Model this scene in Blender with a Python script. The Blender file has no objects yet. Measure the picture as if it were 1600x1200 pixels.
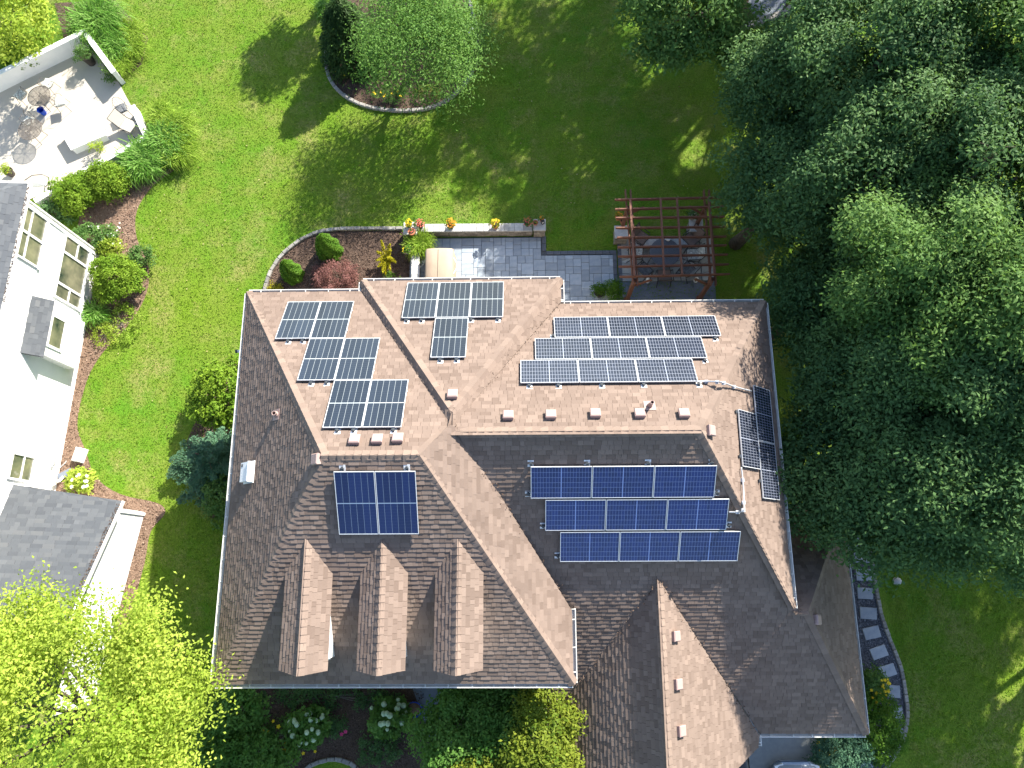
import bpy, math, random
import numpy as np
from mathutils import Vector, Matrix

random.seed(11)
rng = np.random.default_rng(11)
sc = bpy.context.scene
COL = sc.collection

# ------------------------------------------------------------------ camera
H = 28.7                      # metres above the ground
FPX = 1142.2                  # focal length in photo pixels (1600 wide)
TILT, ROLL, YAW = 0.24694744, -0.07680172, -0.07023309
def cam_rows():
    ct, st = math.cos(TILT), math.sin(TILT)
    r = np.array([1., 0, 0]); u = np.array([0, ct, st]); f = np.array([0, st, -ct])
    cr, sr = math.cos(ROLL), math.sin(ROLL)
    M = np.array([cr*r + sr*u, -sr*r + cr*u, f])
    cy, sy = math.cos(YAW), math.sin(YAW)
    return M @ np.array([[cy, -sy, 0], [sy, cy, 0], [0, 0, 1]])
RM = cam_rows()
cd = bpy.data.cameras.new('camera')
cam = bpy.data.objects.new('camera', cd); COL.objects.link(cam)
cd.sensor_width = 36.0; cd.lens = FPX/1600*36.0
cd.clip_start = 0.1; cd.clip_end = 1500
m = Matrix.Identity(4)
for i in range(3):
    m[i][0] = RM[0][i]; m[i][1] = RM[1][i]; m[i][2] = -RM[2][i]
m[2][3] = H
cam.matrix_world = m
sc.camera = cam

# ------------------------------------------------------------------ light
SUNV = Vector((0.93, 1.26, 1.08)).normalized()       # towards the sun (north-east, about 33 degrees high)
w = bpy.data.worlds.new('World'); sc.world = w; w.use_nodes = True
nt = w.node_tree; nt.nodes.clear()
sky = nt.nodes.new('ShaderNodeTexSky'); sky.sky_type = 'NISHITA'; sky.sun_disc = False
sky.sun_elevation = math.asin(SUNV.z); sky.sun_rotation = math.atan2(SUNV.x, SUNV.y)
sky.air_density = 1.0; sky.dust_density = 1.0; sky.ozone_density = 1.0
bg = nt.nodes.new('ShaderNodeBackground'); bg.inputs['Strength'].default_value = 0.105
wo = nt.nodes.new('ShaderNodeOutputWorld')
nt.links.new(sky.outputs[0], bg.inputs[0]); nt.links.new(bg.outputs[0], wo.inputs[0])
sl = bpy.data.lights.new('sun', 'SUN'); sl.energy = 5.0; sl.angle = math.radians(0.6); sl.color = (1.0, 0.93, 0.82)
so = bpy.data.objects.new('sun', sl); COL.objects.link(so)
so.rotation_euler = SUNV.to_track_quat('Z', 'Y').to_euler(); so.location = (20, 30, 40)
sc.view_settings.view_transform = 'Standard'; sc.view_settings.look = 'None'
sc.view_settings.exposure = 1.56; sc.view_settings.gamma = 1.0
sc.view_settings.use_curve_mapping = False
try:
    sc.cycles.max_bounces = 6; sc.cycles.diffuse_bounces = 3; sc.cycles.transparent_max_bounces = 6
except Exception: pass

# ------------------------------------------------------------------ photo <-> world
def ray(px, py):
    return RM.T @ np.array([(px-800)/FPX, -(py-600)/FPX, 1.0])
def at(px, py, z=0.0):
    """point of the level z that stands at a place measured in the photo"""
    d = ray(px, py); k = (z-H)/d[2]
    return Vector((d[0]*k, d[1]*k, z))
def onp(pl, px, py, off=0.0):
    """point of the plane z = a + b x + c y (+off)"""
    a, b, c = pl; d = ray(px, py)
    k = (a+off-H)/(d[2]-b*d[0]-c*d[1])
    return Vector((d[0]*k, d[1]*k, H+d[2]*k))
def proj(p):
    q = RM @ np.array([p[0], p[1], p[2]-H])
    return 800+FPX*q[0]/q[2], 600-FPX*q[1]/q[2]

# ------------------------------------------------------------------ objects
ORG = {}
def org(o):
    return ORG.get(o.name, Vector((0, 0, 0))) if o else Vector((0, 0, 0))
def thing(name, label, cat, loc=(0, 0, 0), group=None):
    o = bpy.data.objects.new(name, None); COL.objects.link(o)
    o.empty_display_size = 0.2
    o.location = loc; ORG[o.name] = Vector(loc)
    o['label'] = label; o['category'] = cat
    if group: o['group'] = group
    return o
def tag(o, label, cat, group=None):
    o['label'] = label; o['category'] = cat
    if group: o['group'] = group
    return o
def copy_tree(o, parent=None):
    c = o.copy(); COL.objects.link(c); c.parent = parent
    for ch in list(o.children): copy_tree(ch, c)
    return c

class MB:
    def __init__(s): s.v = []; s.f = []; s.t = []; s.uv = None; s.mi = []
    def add(s, vs, fs, tint=0.5, mi=0):
        n = len(s.v); s.v += [tuple(v) for v in vs]
        for f in fs:
            s.f.append(tuple(i+n for i in f)); s.t.append(tint); s.mi.append(mi)
    def obox(s, c, ax, ay, az, tint=0.5, mi=0):
        """box: centre and three half-axis vectors"""
        c, ax, ay, az = Vector(c), Vector(ax), Vector(ay), Vector(az)
        vs = [c+i*ax+j*ay+k*az for k in (-1, 1) for j in (-1, 1) for i in (-1, 1)]
        s.add(vs, [(0, 2, 3, 1), (4, 5, 7, 6), (0, 1, 5, 4), (2, 6, 7, 3), (0, 4, 6, 2), (1, 3, 7, 5)], tint, mi)
    def box(s, c, sx, sy, sz, rz=0.0, tint=0.5, mi=0):
        ca, sa = math.cos(rz), math.sin(rz)
        s.obox(c, (ca*sx/2, sa*sx/2, 0), (-sa*sy/2, ca*sy/2, 0), (0, 0, sz/2), tint, mi)
    def bbox(s, c, sx, sy, sz, rz=0.0, bev=0.01, tint=0.5, mi=0):
        """box with a chamfered top edge"""
        ca, sa = math.cos(rz), math.sin(rz); c = Vector(c); vs = []
        for (z, ins) in ((-sz/2, 0), (sz/2-bev, 0), (sz/2, bev)):
            for (i, j) in ((-1, -1), (1, -1), (1, 1), (-1, 1)):
                x, y = i*(sx/2-ins), j*(sy/2-ins)
                vs.append(c+Vector((ca*x-sa*y, sa*x+ca*y, z)))
        fs = [(3, 2, 1, 0), (8, 9, 10, 11)]
        for k in (0, 4):
            for i in range(4): fs.append((k+i, k+(i+1) % 4, k+4+(i+1) % 4, k+4+i))
        s.add(vs, fs, tint, mi)
    def prism(s, poly, z0, z1, tint=0.5, mi=0):
        n = len(poly)
        a = sum(poly[i][0]*poly[(i+1) % n][1]-poly[(i+1) % n][0]*poly[i][1] for i in range(n))
        if a < 0: poly = poly[::-1]
        vs = [(p[0], p[1], z0) for p in poly]+[(p[0], p[1], z1) for p in poly]
        fs = [tuple(range(n-1, -1, -1)), tuple(range(n, 2*n))]
        fs += [(i, (i+1) % n, n+(i+1) % n, n+i) for i in range(n)]
        s.add(vs, fs, tint, mi)
    def tube(s, pts, r, n=6, tint=0.5, mi=0, close=False, caps=True):
        pts = [Vector(p) for p in pts]; N = len(pts)
        rs = r if isinstance(r, (list, tuple)) else [r]*N
        vs = []; up = Vector((0.13, 0.21, 0.97)).normalized()
        for i, p in enumerate(pts):
            if close: d = pts[(i+1) % N]-pts[i-1]
            else: d = pts[min(i+1, N-1)]-pts[max(i-1, 0)]
            d = d.normalized() if d.length > 1e-9 else Vector((0, 0, 1))
            a = d.cross(up)
            if a.length < 1e-3: a = d.cross(Vector((1, 0, 0)))
            a.normalize(); b = d.cross(a)
            for k in range(n):
                t = 2*math.pi*k/n
                vs.append(p+rs[i]*(math.cos(t)*a+math.sin(t)*b))
        fs = []
        for i in range(N if close else N-1):
            j = (i+1) % N
            for k in range(n):
                fs.append((i*n+k, i*n+(k+1) % n, j*n+(k+1) % n, j*n+k))
        if caps and not close:
            fs.append(tuple(range(n-1, -1, -1))); fs.append(tuple((N-1)*n+k for k in range(n)))
        s.add(vs, fs, tint, mi)
    def lathe(s, prof, c=(0, 0, 0), n=16, tint=0.5, mi=0, sx=1, sy=1):
        c = Vector(c); vs = []; fs = []
        for (r, z) in prof:
            for k in range(n):
                t = 2*math.pi*k/n
                vs.append(c+Vector((r*math.cos(t)*sx, r*math.sin(t)*sy, z)))
        for i in range(len(prof)-1):
            for k in range(n):
                fs.append((i*n+k, i*n+(k+1) % n, (i+1)*n+(k+1) % n, (i+1)*n+k))
        fs.append(tuple(range(n-1, -1, -1))); fs.append(tuple((len(prof)-1)*n+k for k in range(n)))
        s.add(vs, fs, tint, mi)
    def mesh(s, name, mats, base=(0, 0, 0)):
        b = Vector(base)
        me = bpy.data.meshes.new(name)
        me.from_pydata([(x-b.x, y-b.y, z-b.z) for (x, y, z) in s.v], [], s.f)
        at_ = me.attributes.new('tint', 'FLOAT', 'FACE')
        at_.data.foreach_set('value', np.array(s.t, dtype=np.float32))
        for mm in (mats if isinstance(mats, (list, tuple)) else [mats]): me.materials.append(mm)
        if any(s.mi): me.polygons.foreach_set('material_index', np.array(s.mi, dtype=np.int32))
        me.update()
        return me
    def build(s, name, mats, parent=None, label=None, kind=None, smooth=False, base=None):
        b = Vector(base) if base is not None else org(parent)
        me = s.mesh(name, mats, b)
        if smooth: me.polygons.foreach_set('use_smooth', np.ones(len(me.polygons), dtype=bool))
        o = bpy.data.objects.new(name, me); COL.objects.link(o)
        ORG[o.name] = b
        if parent: 
            o.parent = parent; o.location = b-org(parent)
        else: o.location = b
        if label: o['label'] = label
        if kind: o['kind'] = kind
        return o

# ------------------------------------------------------------------ materials
def mk(name):
    mt = bpy.data.materials.new(name); mt.use_nodes = True
    n = mt.node_tree.nodes; n.clear()
    out = n.new('ShaderNodeOutputMaterial'); b = n.new('ShaderNodeBsdfPrincipled')
    mt.node_tree.links.new(b.outputs[0], out.inputs[0])
    return mt, n, mt.node_tree.links, b
def mixc(n, l, fac, c1, c2, blend='MIX'):
    mx = n.new('ShaderNodeMix'); mx.data_type = 'RGBA'; mx.blend_type = blend
    for i, c in ((6, c1), (7, c2)):
        if isinstance(c, tuple): mx.inputs[i].default_value = (*c, 1)
        else: l.new(c, mx.inputs[i])
    if isinstance(fac, (int, float)): mx.inputs[0].default_value = fac
    else: l.new(fac, mx.inputs[0])
    return mx.outputs[2]
def noise(n, l, scale, detail=4, rough=0.6, coord='Object', lo=0.3, hi=0.7, stretch=None):
    tc = n.new('ShaderNodeTexCoord'); tx = n.new('ShaderNodeTexNoise')
    src = tc.outputs[coord]
    if stretch:
        mp = n.new('ShaderNodeMapping'); mp.inputs['Scale'].default_value = stretch
        l.new(src, mp.inputs[0]); src = mp.outputs[0]
    l.new(src, tx.inputs['Vector'])
    tx.inputs['Scale'].default_value = scale; tx.inputs['Detail'].default_value = detail
    tx.inputs['Roughness'].default_value = rough
    mr = n.new('ShaderNodeMapRange'); mr.inputs[1].default_value = lo; mr.inputs[2].default_value = hi
    l.new(tx.outputs[0], mr.inputs[0])
    return mr.outputs[0], tx.outputs[0]
def bumpn(n, l, b, h, strength=0.5, dist=0.02):
    bp = n.new('ShaderNodeBump'); bp.inputs['Strength'].default_value = strength; bp.inputs['Distance'].default_value = dist
    l.new(h, bp.inputs['Height']); l.new(bp.outputs[0], b.inputs['Normal'])
def simple(name, c1, c2=None, scale=6, rough=0.7, bump=0.0, bdist=0.01, spec=0.3, metal=0.0, tint=None, bscale=None, stretch=None):
    """noise between two colours; with tint=(dark, light) the piece's own tint multiplies it"""
    mt, n, l, b = mk(name)
    c2 = c2 or tuple(min(1, x*1.2) for x in c1)
    f, raw = noise(n, l, scale, stretch=stretch)
    col = mixc(n, l, f, c1, c2)
    if tint:
        a = n.new('ShaderNodeAttribute'); a.attribute_name = 'tint'
        mr = n.new('ShaderNodeMapRange'); mr.inputs[3].default_value = tint[0]; mr.inputs[4].default_value = tint[1]
        l.new(a.outputs['Fac'], mr.inputs[0])
        cc = n.new('ShaderNodeCombineColor')
        for i in range(3): l.new(mr.outputs[0], cc.inputs[i])
        col = mixc(n, l, 1.0, col, cc.outputs[0], 'MULTIPLY')
    l.new(col, b.inputs['Base Color'])
    b.inputs['Roughness'].default_value = rough; b.inputs['Specular IOR Level'].default_value = spec
    b.inputs['Metallic'].default_value = metal
    if bump:
        if bscale: _, raw = noise(n, l, bscale)
        bumpn(n, l, b, raw, bump, bdist)
    return mt
def ramp_tint(name, cols, rough=0.75, nscale=30, namt=0.25, spec=0.2, bump=0.0):
    """colour chosen by the piece's own tint along a ramp, with grain over it"""
    mt, n, l, b = mk(name)
    a = n.new('ShaderNodeAttribute'); a.attribute_name = 'tint'
    cr = n.new('ShaderNodeValToRGB'); l.new(a.outputs['Fac'], cr.inputs[0])
    el = cr.color_ramp.elements
    el[0].position = 0; el[0].color = (*cols[0], 1); el[1].position = 1; el[1].color = (*cols[-1], 1)
    for i, c in enumerate(cols[1:-1]):
        e = el.new((i+1)/(len(cols)-1)); e.color = (*c, 1)
    f, raw = noise(n, l, nscale)
    wf, _ = noise(n, l, 0.7, 5, 0.7, lo=0.3, hi=0.7)           # broad weathering
    ad = n.new('ShaderNodeMath'); ad.operation = 'ADD'; l.new(f, ad.inputs[0]); l.new(wf, ad.inputs[1])
    g = n.new('ShaderNodeMapRange'); g.inputs[2].default_value = 2.0; g.inputs[3].default_value = 1-namt; g.inputs[4].default_value = 1+namt
    l.new(ad.outputs[0], g.inputs[0])
    cc = n.new('ShaderNodeCombineColor')
    for i in range(3): l.new(g.outputs[0], cc.inputs[i])
    l.new(mixc(n, l, 1.0, cr.outputs[0], cc.outputs[0], 'MULTIPLY'), b.inputs['Base Color'])
    b.inputs['Roughness'].default_value = rough; b.inputs['Specular IOR Level'].default_value = spec
    if bump: bumpn(n, l, b, raw, bump, 0.01)
    return mt
def leafmat(name, dark, light, trans=0.3, rough=0.6, spec=0.12):
    """leaf: the leaf's own tint picks its green; light comes through it"""
    mt, n, l, b = mk(name)
    out = [x for x in n if x.type == 'OUTPUT_MATERIAL'][0]
    a = n.new('ShaderNodeAttribute'); a.attribute_name = 'tint'
    col = mixc(n, l, a.outputs['Fac'], dark, light)
    l.new(col, b.inputs['Base Color'])
    b.inputs['Roughness'].default_value = rough; b.inputs['Specular IOR Level'].default_value = spec
    tr = n.new('ShaderNodeBsdfTranslucent')
    l.new(mixc(n, l, 0.5, col, (light[0]*1.3, light[1]*1.3, light[2]*0.6)), tr.inputs[0])
    mx = n.new('ShaderNodeMixShader'); mx.inputs[0].default_value = trans
    l.new(b.outputs[0], mx.inputs[1]); l.new(tr.outputs[0], mx.inputs[2]); l.new(mx.outputs[0], out.inputs[0])
    return mt

# lawn: several scales of green, dry flecks, blade grain
def lawn_material():
    mt, n, l, b = mk('lawn_grass')
    f1, _ = noise(n, l, 0.16, 3, 0.55, lo=0.35, hi=0.65)
    f2, _ = noise(n, l, 0.9, 5, 0.7, lo=0.38, hi=0.68)
    f3, r3 = noise(n, l, 9, 5, 0.75, lo=0.3, hi=0.72)
    f4, r4 = noise(n, l, 26, 3, 0.7, lo=0.3, hi=0.7, stretch=(1, 0.55, 1))
    f5, _ = noise(n, l, 0.55, 4, 0.7, lo=0.50, hi=0.70)
    c = mixc(n, l, f1, (0.082, 0.215, 0.012), (0.135, 0.232, 0.014))
    c = mixc(n, l, f2, c, (0.165, 0.228, 0.030))
    k = n.new('ShaderNodeMath'); k.operation = 'MULTIPLY'; l.new(f5, k.inputs[0]); l.new(f3, k.inputs[1])
    k2 = n.new('ShaderNodeMath'); k2.operation = 'MULTIPLY'; l.new(k.outputs[0], k2.inputs[0]); k2.inputs[1].default_value = 1.1
    c = mixc(n, l, k2.outputs[0], c, (0.29, 0.25, 0.10))
    g = n.new('ShaderNodeMapRange'); g.inputs[3].default_value = 0.62; g.inputs[4].default_value = 1.22
    l.new(f4, g.inputs[0])
    g2 = n.new('ShaderNodeMapRange'); g2.inputs[3].default_value = 0.78; g2.inputs[4].default_value = 1.15
    l.new(f3, g2.inputs[0])
    mm = n.new('ShaderNodeMath'); mm.operation = 'MULTIPLY'; l.new(g.outputs[0], mm.inputs[0]); l.new(g2.outputs[0], mm.inputs[1])
    cc = n.new('ShaderNodeCombineColor')
    for i in range(3): l.new(mm.outputs[0], cc.inputs[i])
    c = mixc(n, l, 1.0, c, cc.outputs[0], 'MULTIPLY')
    l.new(c, b.inputs['Base Color']); b.inputs['Roughness'].default_value = 0.85; b.inputs['Specular IOR Level'].default_value = 0.15
    ad = n.new('ShaderNodeMath'); l.new(r4, ad.inputs[0]); l.new(r3, ad.inputs[1])
    bumpn(n, l, b, ad.outputs[0], 0.8, 0.05)
    return mt

M = {}
M['lawn'] = lawn_material()
M['shingle'] = ramp_tint('brown_asphalt_shingle', [(0.136, 0.100, 0.081), (0.170, 0.128, 0.105), (0.200, 0.152, 0.125), (0.236, 0.180, 0.147)], 0.95, 60, 0.16)
M['shingle_grey'] = ramp_tint('grey_asphalt_shingle', [(0.068, 0.075, 0.086), (0.085, 0.094, 0.106), (0.104, 0.113, 0.124), (0.122, 0.128, 0.134)], 0.9, 90, 0.2)
M['deck'] = simple('roof_underlay', (0.10, 0.072, 0.056), rough=0.95)
M['deck_grey'] = simple('grey_roof_underlay', (0.09, 0.095, 0.105), rough=0.95)
M['white'] = simple('white_paint', (0.74, 0.75, 0.74), (0.80, 0.80, 0.79), 3, 0.5)
M['gutter'] = simple('white_aluminium', (0.62, 0.62, 0.58), (0.74, 0.74, 0.71), 2.5, 0.45)
M['siding'] = simple('white_lap_siding', (0.74, 0.745, 0.74), (0.80, 0.80, 0.79), 2, 0.55)
M['house_wall'] = simple('beige_wall', (0.42, 0.36, 0.28), (0.48, 0.42, 0.33), 3, 0.8)
M['vent'] = simple('pink_brown_metal', (0.33, 0.235, 0.215), (0.37, 0.265, 0.24), 5, 0.55)
M['alu'] = simple('mill_aluminium', (0.62, 0.64, 0.66), (0.72, 0.74, 0.75), 20, 0.35, metal=0.2)
M['flash'] = simple('white_flashing', (0.66, 0.67, 0.68), rough=0.4)
M['clamp'] = simple('dark_clamp', (0.03, 0.035, 0.04), (0.07, 0.08, 0.09), 40, 0.5)
M['conduit'] = simple('galvanised_conduit', (0.45, 0.46, 0.48), (0.55, 0.56, 0.58), 20, 0.35, metal=0.3)
M['mulch'] = simple('bark_mulch', (0.045, 0.030, 0.022), (0.13, 0.088, 0.066), 22, 0.95, 0.9, 0.05)
M['mulch_dry'] = simple('dry_bark_mulch', (0.12, 0.075, 0.05), (0.27, 0.185, 0.135), 24, 0.95, 0.9, 0.05)
M['chip'] = ramp_tint('bark_chip', [(0.035, 0.022, 0.016), (0.10, 0.065, 0.047), (0.17, 0.12, 0.09)], 0.9)
M['stone'] = simple('grey_edging_stone', (0.20, 0.19, 0.175), (0.33, 0.32, 0.30), 14, 0.85, 0.5, 0.01, tint=(0.7, 1.2))
M['capstone'] = simple('pale_wall_cap', (0.36, 0.36, 0.355), (0.50, 0.50, 0.49), 9, 0.8, 0.3, 0.01, tint=(0.75, 1.15))
M['wallstone'] = simple('tan_wall_block', (0.17, 0.155, 0.135), (0.33, 0.30, 0.26), 12, 0.9, 0.7, 0.02, tint=(0.7, 1.2))
M['paver'] = simple('blue_grey_paver', (0.27, 0.33, 0.40), (0.36, 0.41, 0.465), 5, 0.7, 0.3, 0.006, tint=(0.78, 1.12), spec=0.4)
M['paver_dark'] = simple('charcoal_paver', (0.085, 0.10, 0.125), (0.13, 0.145, 0.17), 8, 0.75, 0.3, 0.006, tint=(0.75, 1.15))
M['joint'] = simple('paver_joint_sand', (0.07, 0.08, 0.09), (0.11, 0.12, 0.13), 20, 0.95)
M['flag'] = simple('mixed_flagstone', (0.28, 0.31, 0.33), (0.44, 0.43, 0.39), 3, 0.8, 0.3, 0.006, tint=(0.7, 1.15))
M['concrete'] = simple('pale_concrete', (0.41, 0.38, 0.33), (0.45, 0.42, 0.365), 1.2, 0.85, 0.15, 0.005)
M['slate_concrete'] = simple('slate_concrete', (0.13, 0.155, 0.20), (0.17, 0.195, 0.24), 7, 0.8, 0.3, 0.004)
M['drive'] = simple('grey_driveway', (0.30, 0.325, 0.335), (0.36, 0.38, 0.385), 6, 0.85, 0.2, 0.004)
M['gravel'] = simple('dark_gravel_bed', (0.05, 0.052, 0.065), (0.15, 0.155, 0.175), 34, 0.9, 0.9, 0.04)
M['pebble'] = ramp_tint('gravel_stone', [(0.05, 0.052, 0.065), (0.13, 0.135, 0.155), (0.26, 0.265, 0.29)], 0.7)
M['step'] = simple('pale_stepping_slab', (0.27, 0.305, 0.36), (0.36, 0.39, 0.43), 6, 0.8, 0.25, 0.005, tint=(0.85, 1.1))
M['pergola'] = simple('red_brown_stain', (0.14, 0.060, 0.038), (0.22, 0.10, 0.062), 7, 0.6, 0.2, 0.004, stretch=(1, 1, 6))
M['bark'] = simple('tree_bark', (0.06, 0.048, 0.038), (0.13, 0.105, 0.085), 9, 0.95, 0.8, 0.03)
M['stem'] = simple('grey_twig', (0.13, 0.11, 0.09), (0.20, 0.175, 0.15), 9, 0.9)
M['terracotta'] = simple('terracotta_clay', (0.36, 0.13, 0.065), (0.44, 0.18, 0.09), 6, 0.8)
M['pot_dark'] = simple('dark_glazed_pot', (0.04, 0.035, 0.03), (0.075, 0.06, 0.05), 6, 0.5)
M['pot_grey'] = simple('grey_stone_pot', (0.30, 0.28, 0.25), (0.38, 0.36, 0.32), 8, 0.8)
M['soil'] = simple('potting_soil', (0.03, 0.02, 0.015), (0.06, 0.045, 0.035), 30, 0.95)
M['cover'] = simple('tan_vinyl_cover', (0.33, 0.255, 0.19), (0.37, 0.29, 0.22), 2.5, 0.65)
M['black_metal'] = simple('black_metal', (0.02, 0.02, 0.022), (0.04, 0.04, 0.042), 20, 0.45)
M['wire'] = simple('dark_bronze_wire', (0.11, 0.095, 0.08), (0.17, 0.15, 0.13), 20, 0.5)
M['cushion'] = simple('leaf_print_fabric', (0.10, 0.12, 0.11), (0.74, 0.75, 0.70), 16, 0.9)
M['cushion_dark'] = simple('charcoal_fabric', (0.06, 0.065, 0.07), (0.20, 0.21, 0.22), 14, 0.9)
M['blue'] = simple('blue_plastic', (0.006, 0.05, 0.42), (0.01, 0.07, 0.50), 5, 0.4)
M['sling'] = simple('brown_sling_fabric', (0.16, 0.115, 0.095), (0.22, 0.165, 0.14), 20, 0.85)
M['mosaic'] = simple('slate_mosaic', (0.05, 0.062, 0.085), (0.12, 0.135, 0.165), 26, 0.55, 0.3, 0.004)
M['porcelain'] = simple('white_ceramic', (0.78, 0.78, 0.77), rough=0.2)
M['glass'] = None

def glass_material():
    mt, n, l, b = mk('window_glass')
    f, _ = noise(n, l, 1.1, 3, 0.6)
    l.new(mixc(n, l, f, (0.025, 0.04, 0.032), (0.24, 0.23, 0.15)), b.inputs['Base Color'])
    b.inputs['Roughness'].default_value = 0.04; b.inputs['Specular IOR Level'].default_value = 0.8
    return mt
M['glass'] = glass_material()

def pv_material(name, nx, ny, base, lx, ly, line, mid, faint=0.0):
    """laminate: cell grid printed behind the glass, laid out on the panel's own UV"""
    mt, n, l, b = mk(name)
    uv = n.new('ShaderNodeUVMap'); uv.uv_map = 'UVMap'
    sp = n.new('ShaderNodeSeparateXYZ'); l.new(uv.outputs[0], sp.inputs[0])
    def math_(op, a, bb=None, c=None):
        k = n.new('ShaderNodeMath'); k.operation = op
        for i, v in enumerate((a, bb, c)):
            if v is None: continue
            if isinstance(v, (int, float)): k.inputs[i].default_value = v
            else: l.new(v, k.inputs[i])
        return k.outputs[0]
    def lines(c, cnt, wdt):
        fr = math_('FRACT', math_('MULTIPLY', c, cnt))
        d = math_('ABSOLUTE', math_('SUBTRACT', fr, 0.5))
        return math_('GREATER_THAN', d, 0.5-wdt/2)
    gx = lines(sp.outputs[0], nx, lx); gy = lines(sp.outputs[1], ny, ly)
    mask = math_('MAXIMUM', gx, gy)
    if mid == 'x': dm = math_('ABSOLUTE', math_('SUBTRACT', sp.outputs[0], 0.5))
    else: dm = math_('ABSOLUTE', math_('SUBTRACT', sp.outputs[1], 0.5))
    mk2 = math_('LESS_THAN', dm, 0.0075)
    # each cell differs a little
    cell = n.new('ShaderNodeCombineXYZ')
    l.new(math_('FLOOR', math_('MULTIPLY', sp.outputs[0], nx)), cell.inputs[0])
    l.new(math_('FLOOR', math_('MULTIPLY', sp.outputs[1], ny)), cell.inputs[1])
    oi = n.new('ShaderNodeObjectInfo'); l.new(oi.outputs['Random'], cell.inputs[2])
    wn = n.new('ShaderNodeTexWhiteNoise'); wn.noise_dimensions = '3D'; l.new(cell.outputs[0], wn.inputs[0])
    c = mixc(n, l, wn.outputs[0], base, tuple(x*1.45 for x in base))
    rmx = n.new('ShaderNodeMapRange'); rmx.inputs[3].default_value = 0.8; rmx.inputs[4].default_value = 1.3
    l.new(oi.outputs['Random'], rmx.inputs[0])
    cc = n.new('ShaderNodeCombineColor')
    for i in range(3): l.new(rmx.outputs[0], cc.inputs[i])
    c = mixc(n, l, 1.0, c, cc.outputs[0], 'MULTIPLY')
    if faint:
        fy = lines(sp.outputs[1], 20, 0.12)
        c = mixc(n, l, math_('MULTIPLY', fy, faint), c, tuple(x*2.5 for x in line))
    c = mixc(n, l, mask, c, line)
    c = mixc(n, l, mk2, c, tuple(min(1, x*1.5) for x in line))
    l.new(c, b.inputs['Base Color'])
    b.inputs['Roughness'].default_value = 0.22; b.inputs['Specular IOR Level'].default_value = 0.6
    return mt
M['pv_grid'] = pv_material('slate_grid_cells', 20, 6, (0.010, 0.014, 0.026), 0.14, 0.09, (0.18, 0.20, 0.245), 'x')
M['pv_strip'] = pv_material('slate_strip_cells', 6, 2, (0.011, 0.016, 0.026), 0.06, 0.02, (0.25, 0.28, 0.285), 'y', 0.02)
M['pv_grid_blue'] = pv_material('sky_painted_grid_cells', 20, 6, (0.004, 0.012, 0.070), 0.09, 0.06, (0.12, 0.17, 0.34), 'x')  # bluer copy of the slate grid: sky reflection painted into the cells
M['pv_strip_blue'] = pv_material('sky_painted_strip_cells', 6, 2, (0.005, 0.012, 0.055), 0.05, 0.02, (0.16, 0.21, 0.28), 'y', 0.02)  # strip cells again, with reflected sky blue put into their colour

LEAF = {
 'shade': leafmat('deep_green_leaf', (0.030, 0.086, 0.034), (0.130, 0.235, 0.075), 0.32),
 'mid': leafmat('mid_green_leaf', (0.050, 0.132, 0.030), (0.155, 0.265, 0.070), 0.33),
 'lime': leafmat('yellow_green_leaf', (0.14, 0.25, 0.016), (0.47, 0.56, 0.10), 0.45),
 'box': leafmat('boxwood_leaf', (0.085, 0.19, 0.014), (0.21, 0.315, 0.030), 0.3),
 'grass': leafmat('ornamental_blade', (0.080, 0.23, 0.022), (0.24, 0.40, 0.10), 0.4),
 'grassy': leafmat('yellow_blade', (0.16, 0.29, 0.020), (0.33, 0.45, 0.08), 0.4),
 'bright': leafmat('bright_green_leaf', (0.045, 0.13, 0.012), (0.12, 0.23, 0.025), 0.28),
 'gold': leafmat('golden_leaf', (0.24, 0.24, 0.008), (0.42, 0.38, 0.02), 0.3),
 'birch': leafmat('feathery_leaf', (0.048, 0.145, 0.022), (0.175, 0.315, 0.070), 0.34),
 'maple': leafmat('red_maple_leaf', (0.12, 0.052, 0.045), (0.30, 0.15, 0.135), 0.25),
 'spruce': leafmat('blue_spruce_needle', (0.040, 0.115, 0.062), (0.115, 0.225, 0.130), 0.18),
 'conifer': leafmat('dark_conifer_needle', (0.014, 0.042, 0.012), (0.060, 0.115, 0.025), 0.12),
 'amber': leafmat('amber_sunlit_leaf', (0.070, 0.14, 0.014), (0.25, 0.29, 0.035), 0.35),  # amber plants; on the front walk trees it paints sunlit yellow
}
PETAL = {
 'yellow': simple('yellow_petal', (0.62, 0.44, 0.01), (0.75, 0.55, 0.02), 30, 0.7),
 'red': simple('coral_petal', (0.50, 0.08, 0.05), (0.66, 0.19, 0.12), 30, 0.7),
 'orange': simple('orange_petal', (0.62, 0.20, 0.01), (0.74, 0.34, 0.02), 30, 0.7),
 'white': simple('white_petal', (0.62, 0.66, 0.52), (0.76, 0.78, 0.70), 30, 0.7),
 'pale': simple('pale_green_petal', (0.30, 0.42, 0.24), (0.48, 0.58, 0.40), 18, 0.8, 0.6, 0.02),
 'pink': simple('magenta_petal', (0.42, 0.03, 0.12), (0.52, 0.05, 0.16), 30, 0.7),
}

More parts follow.
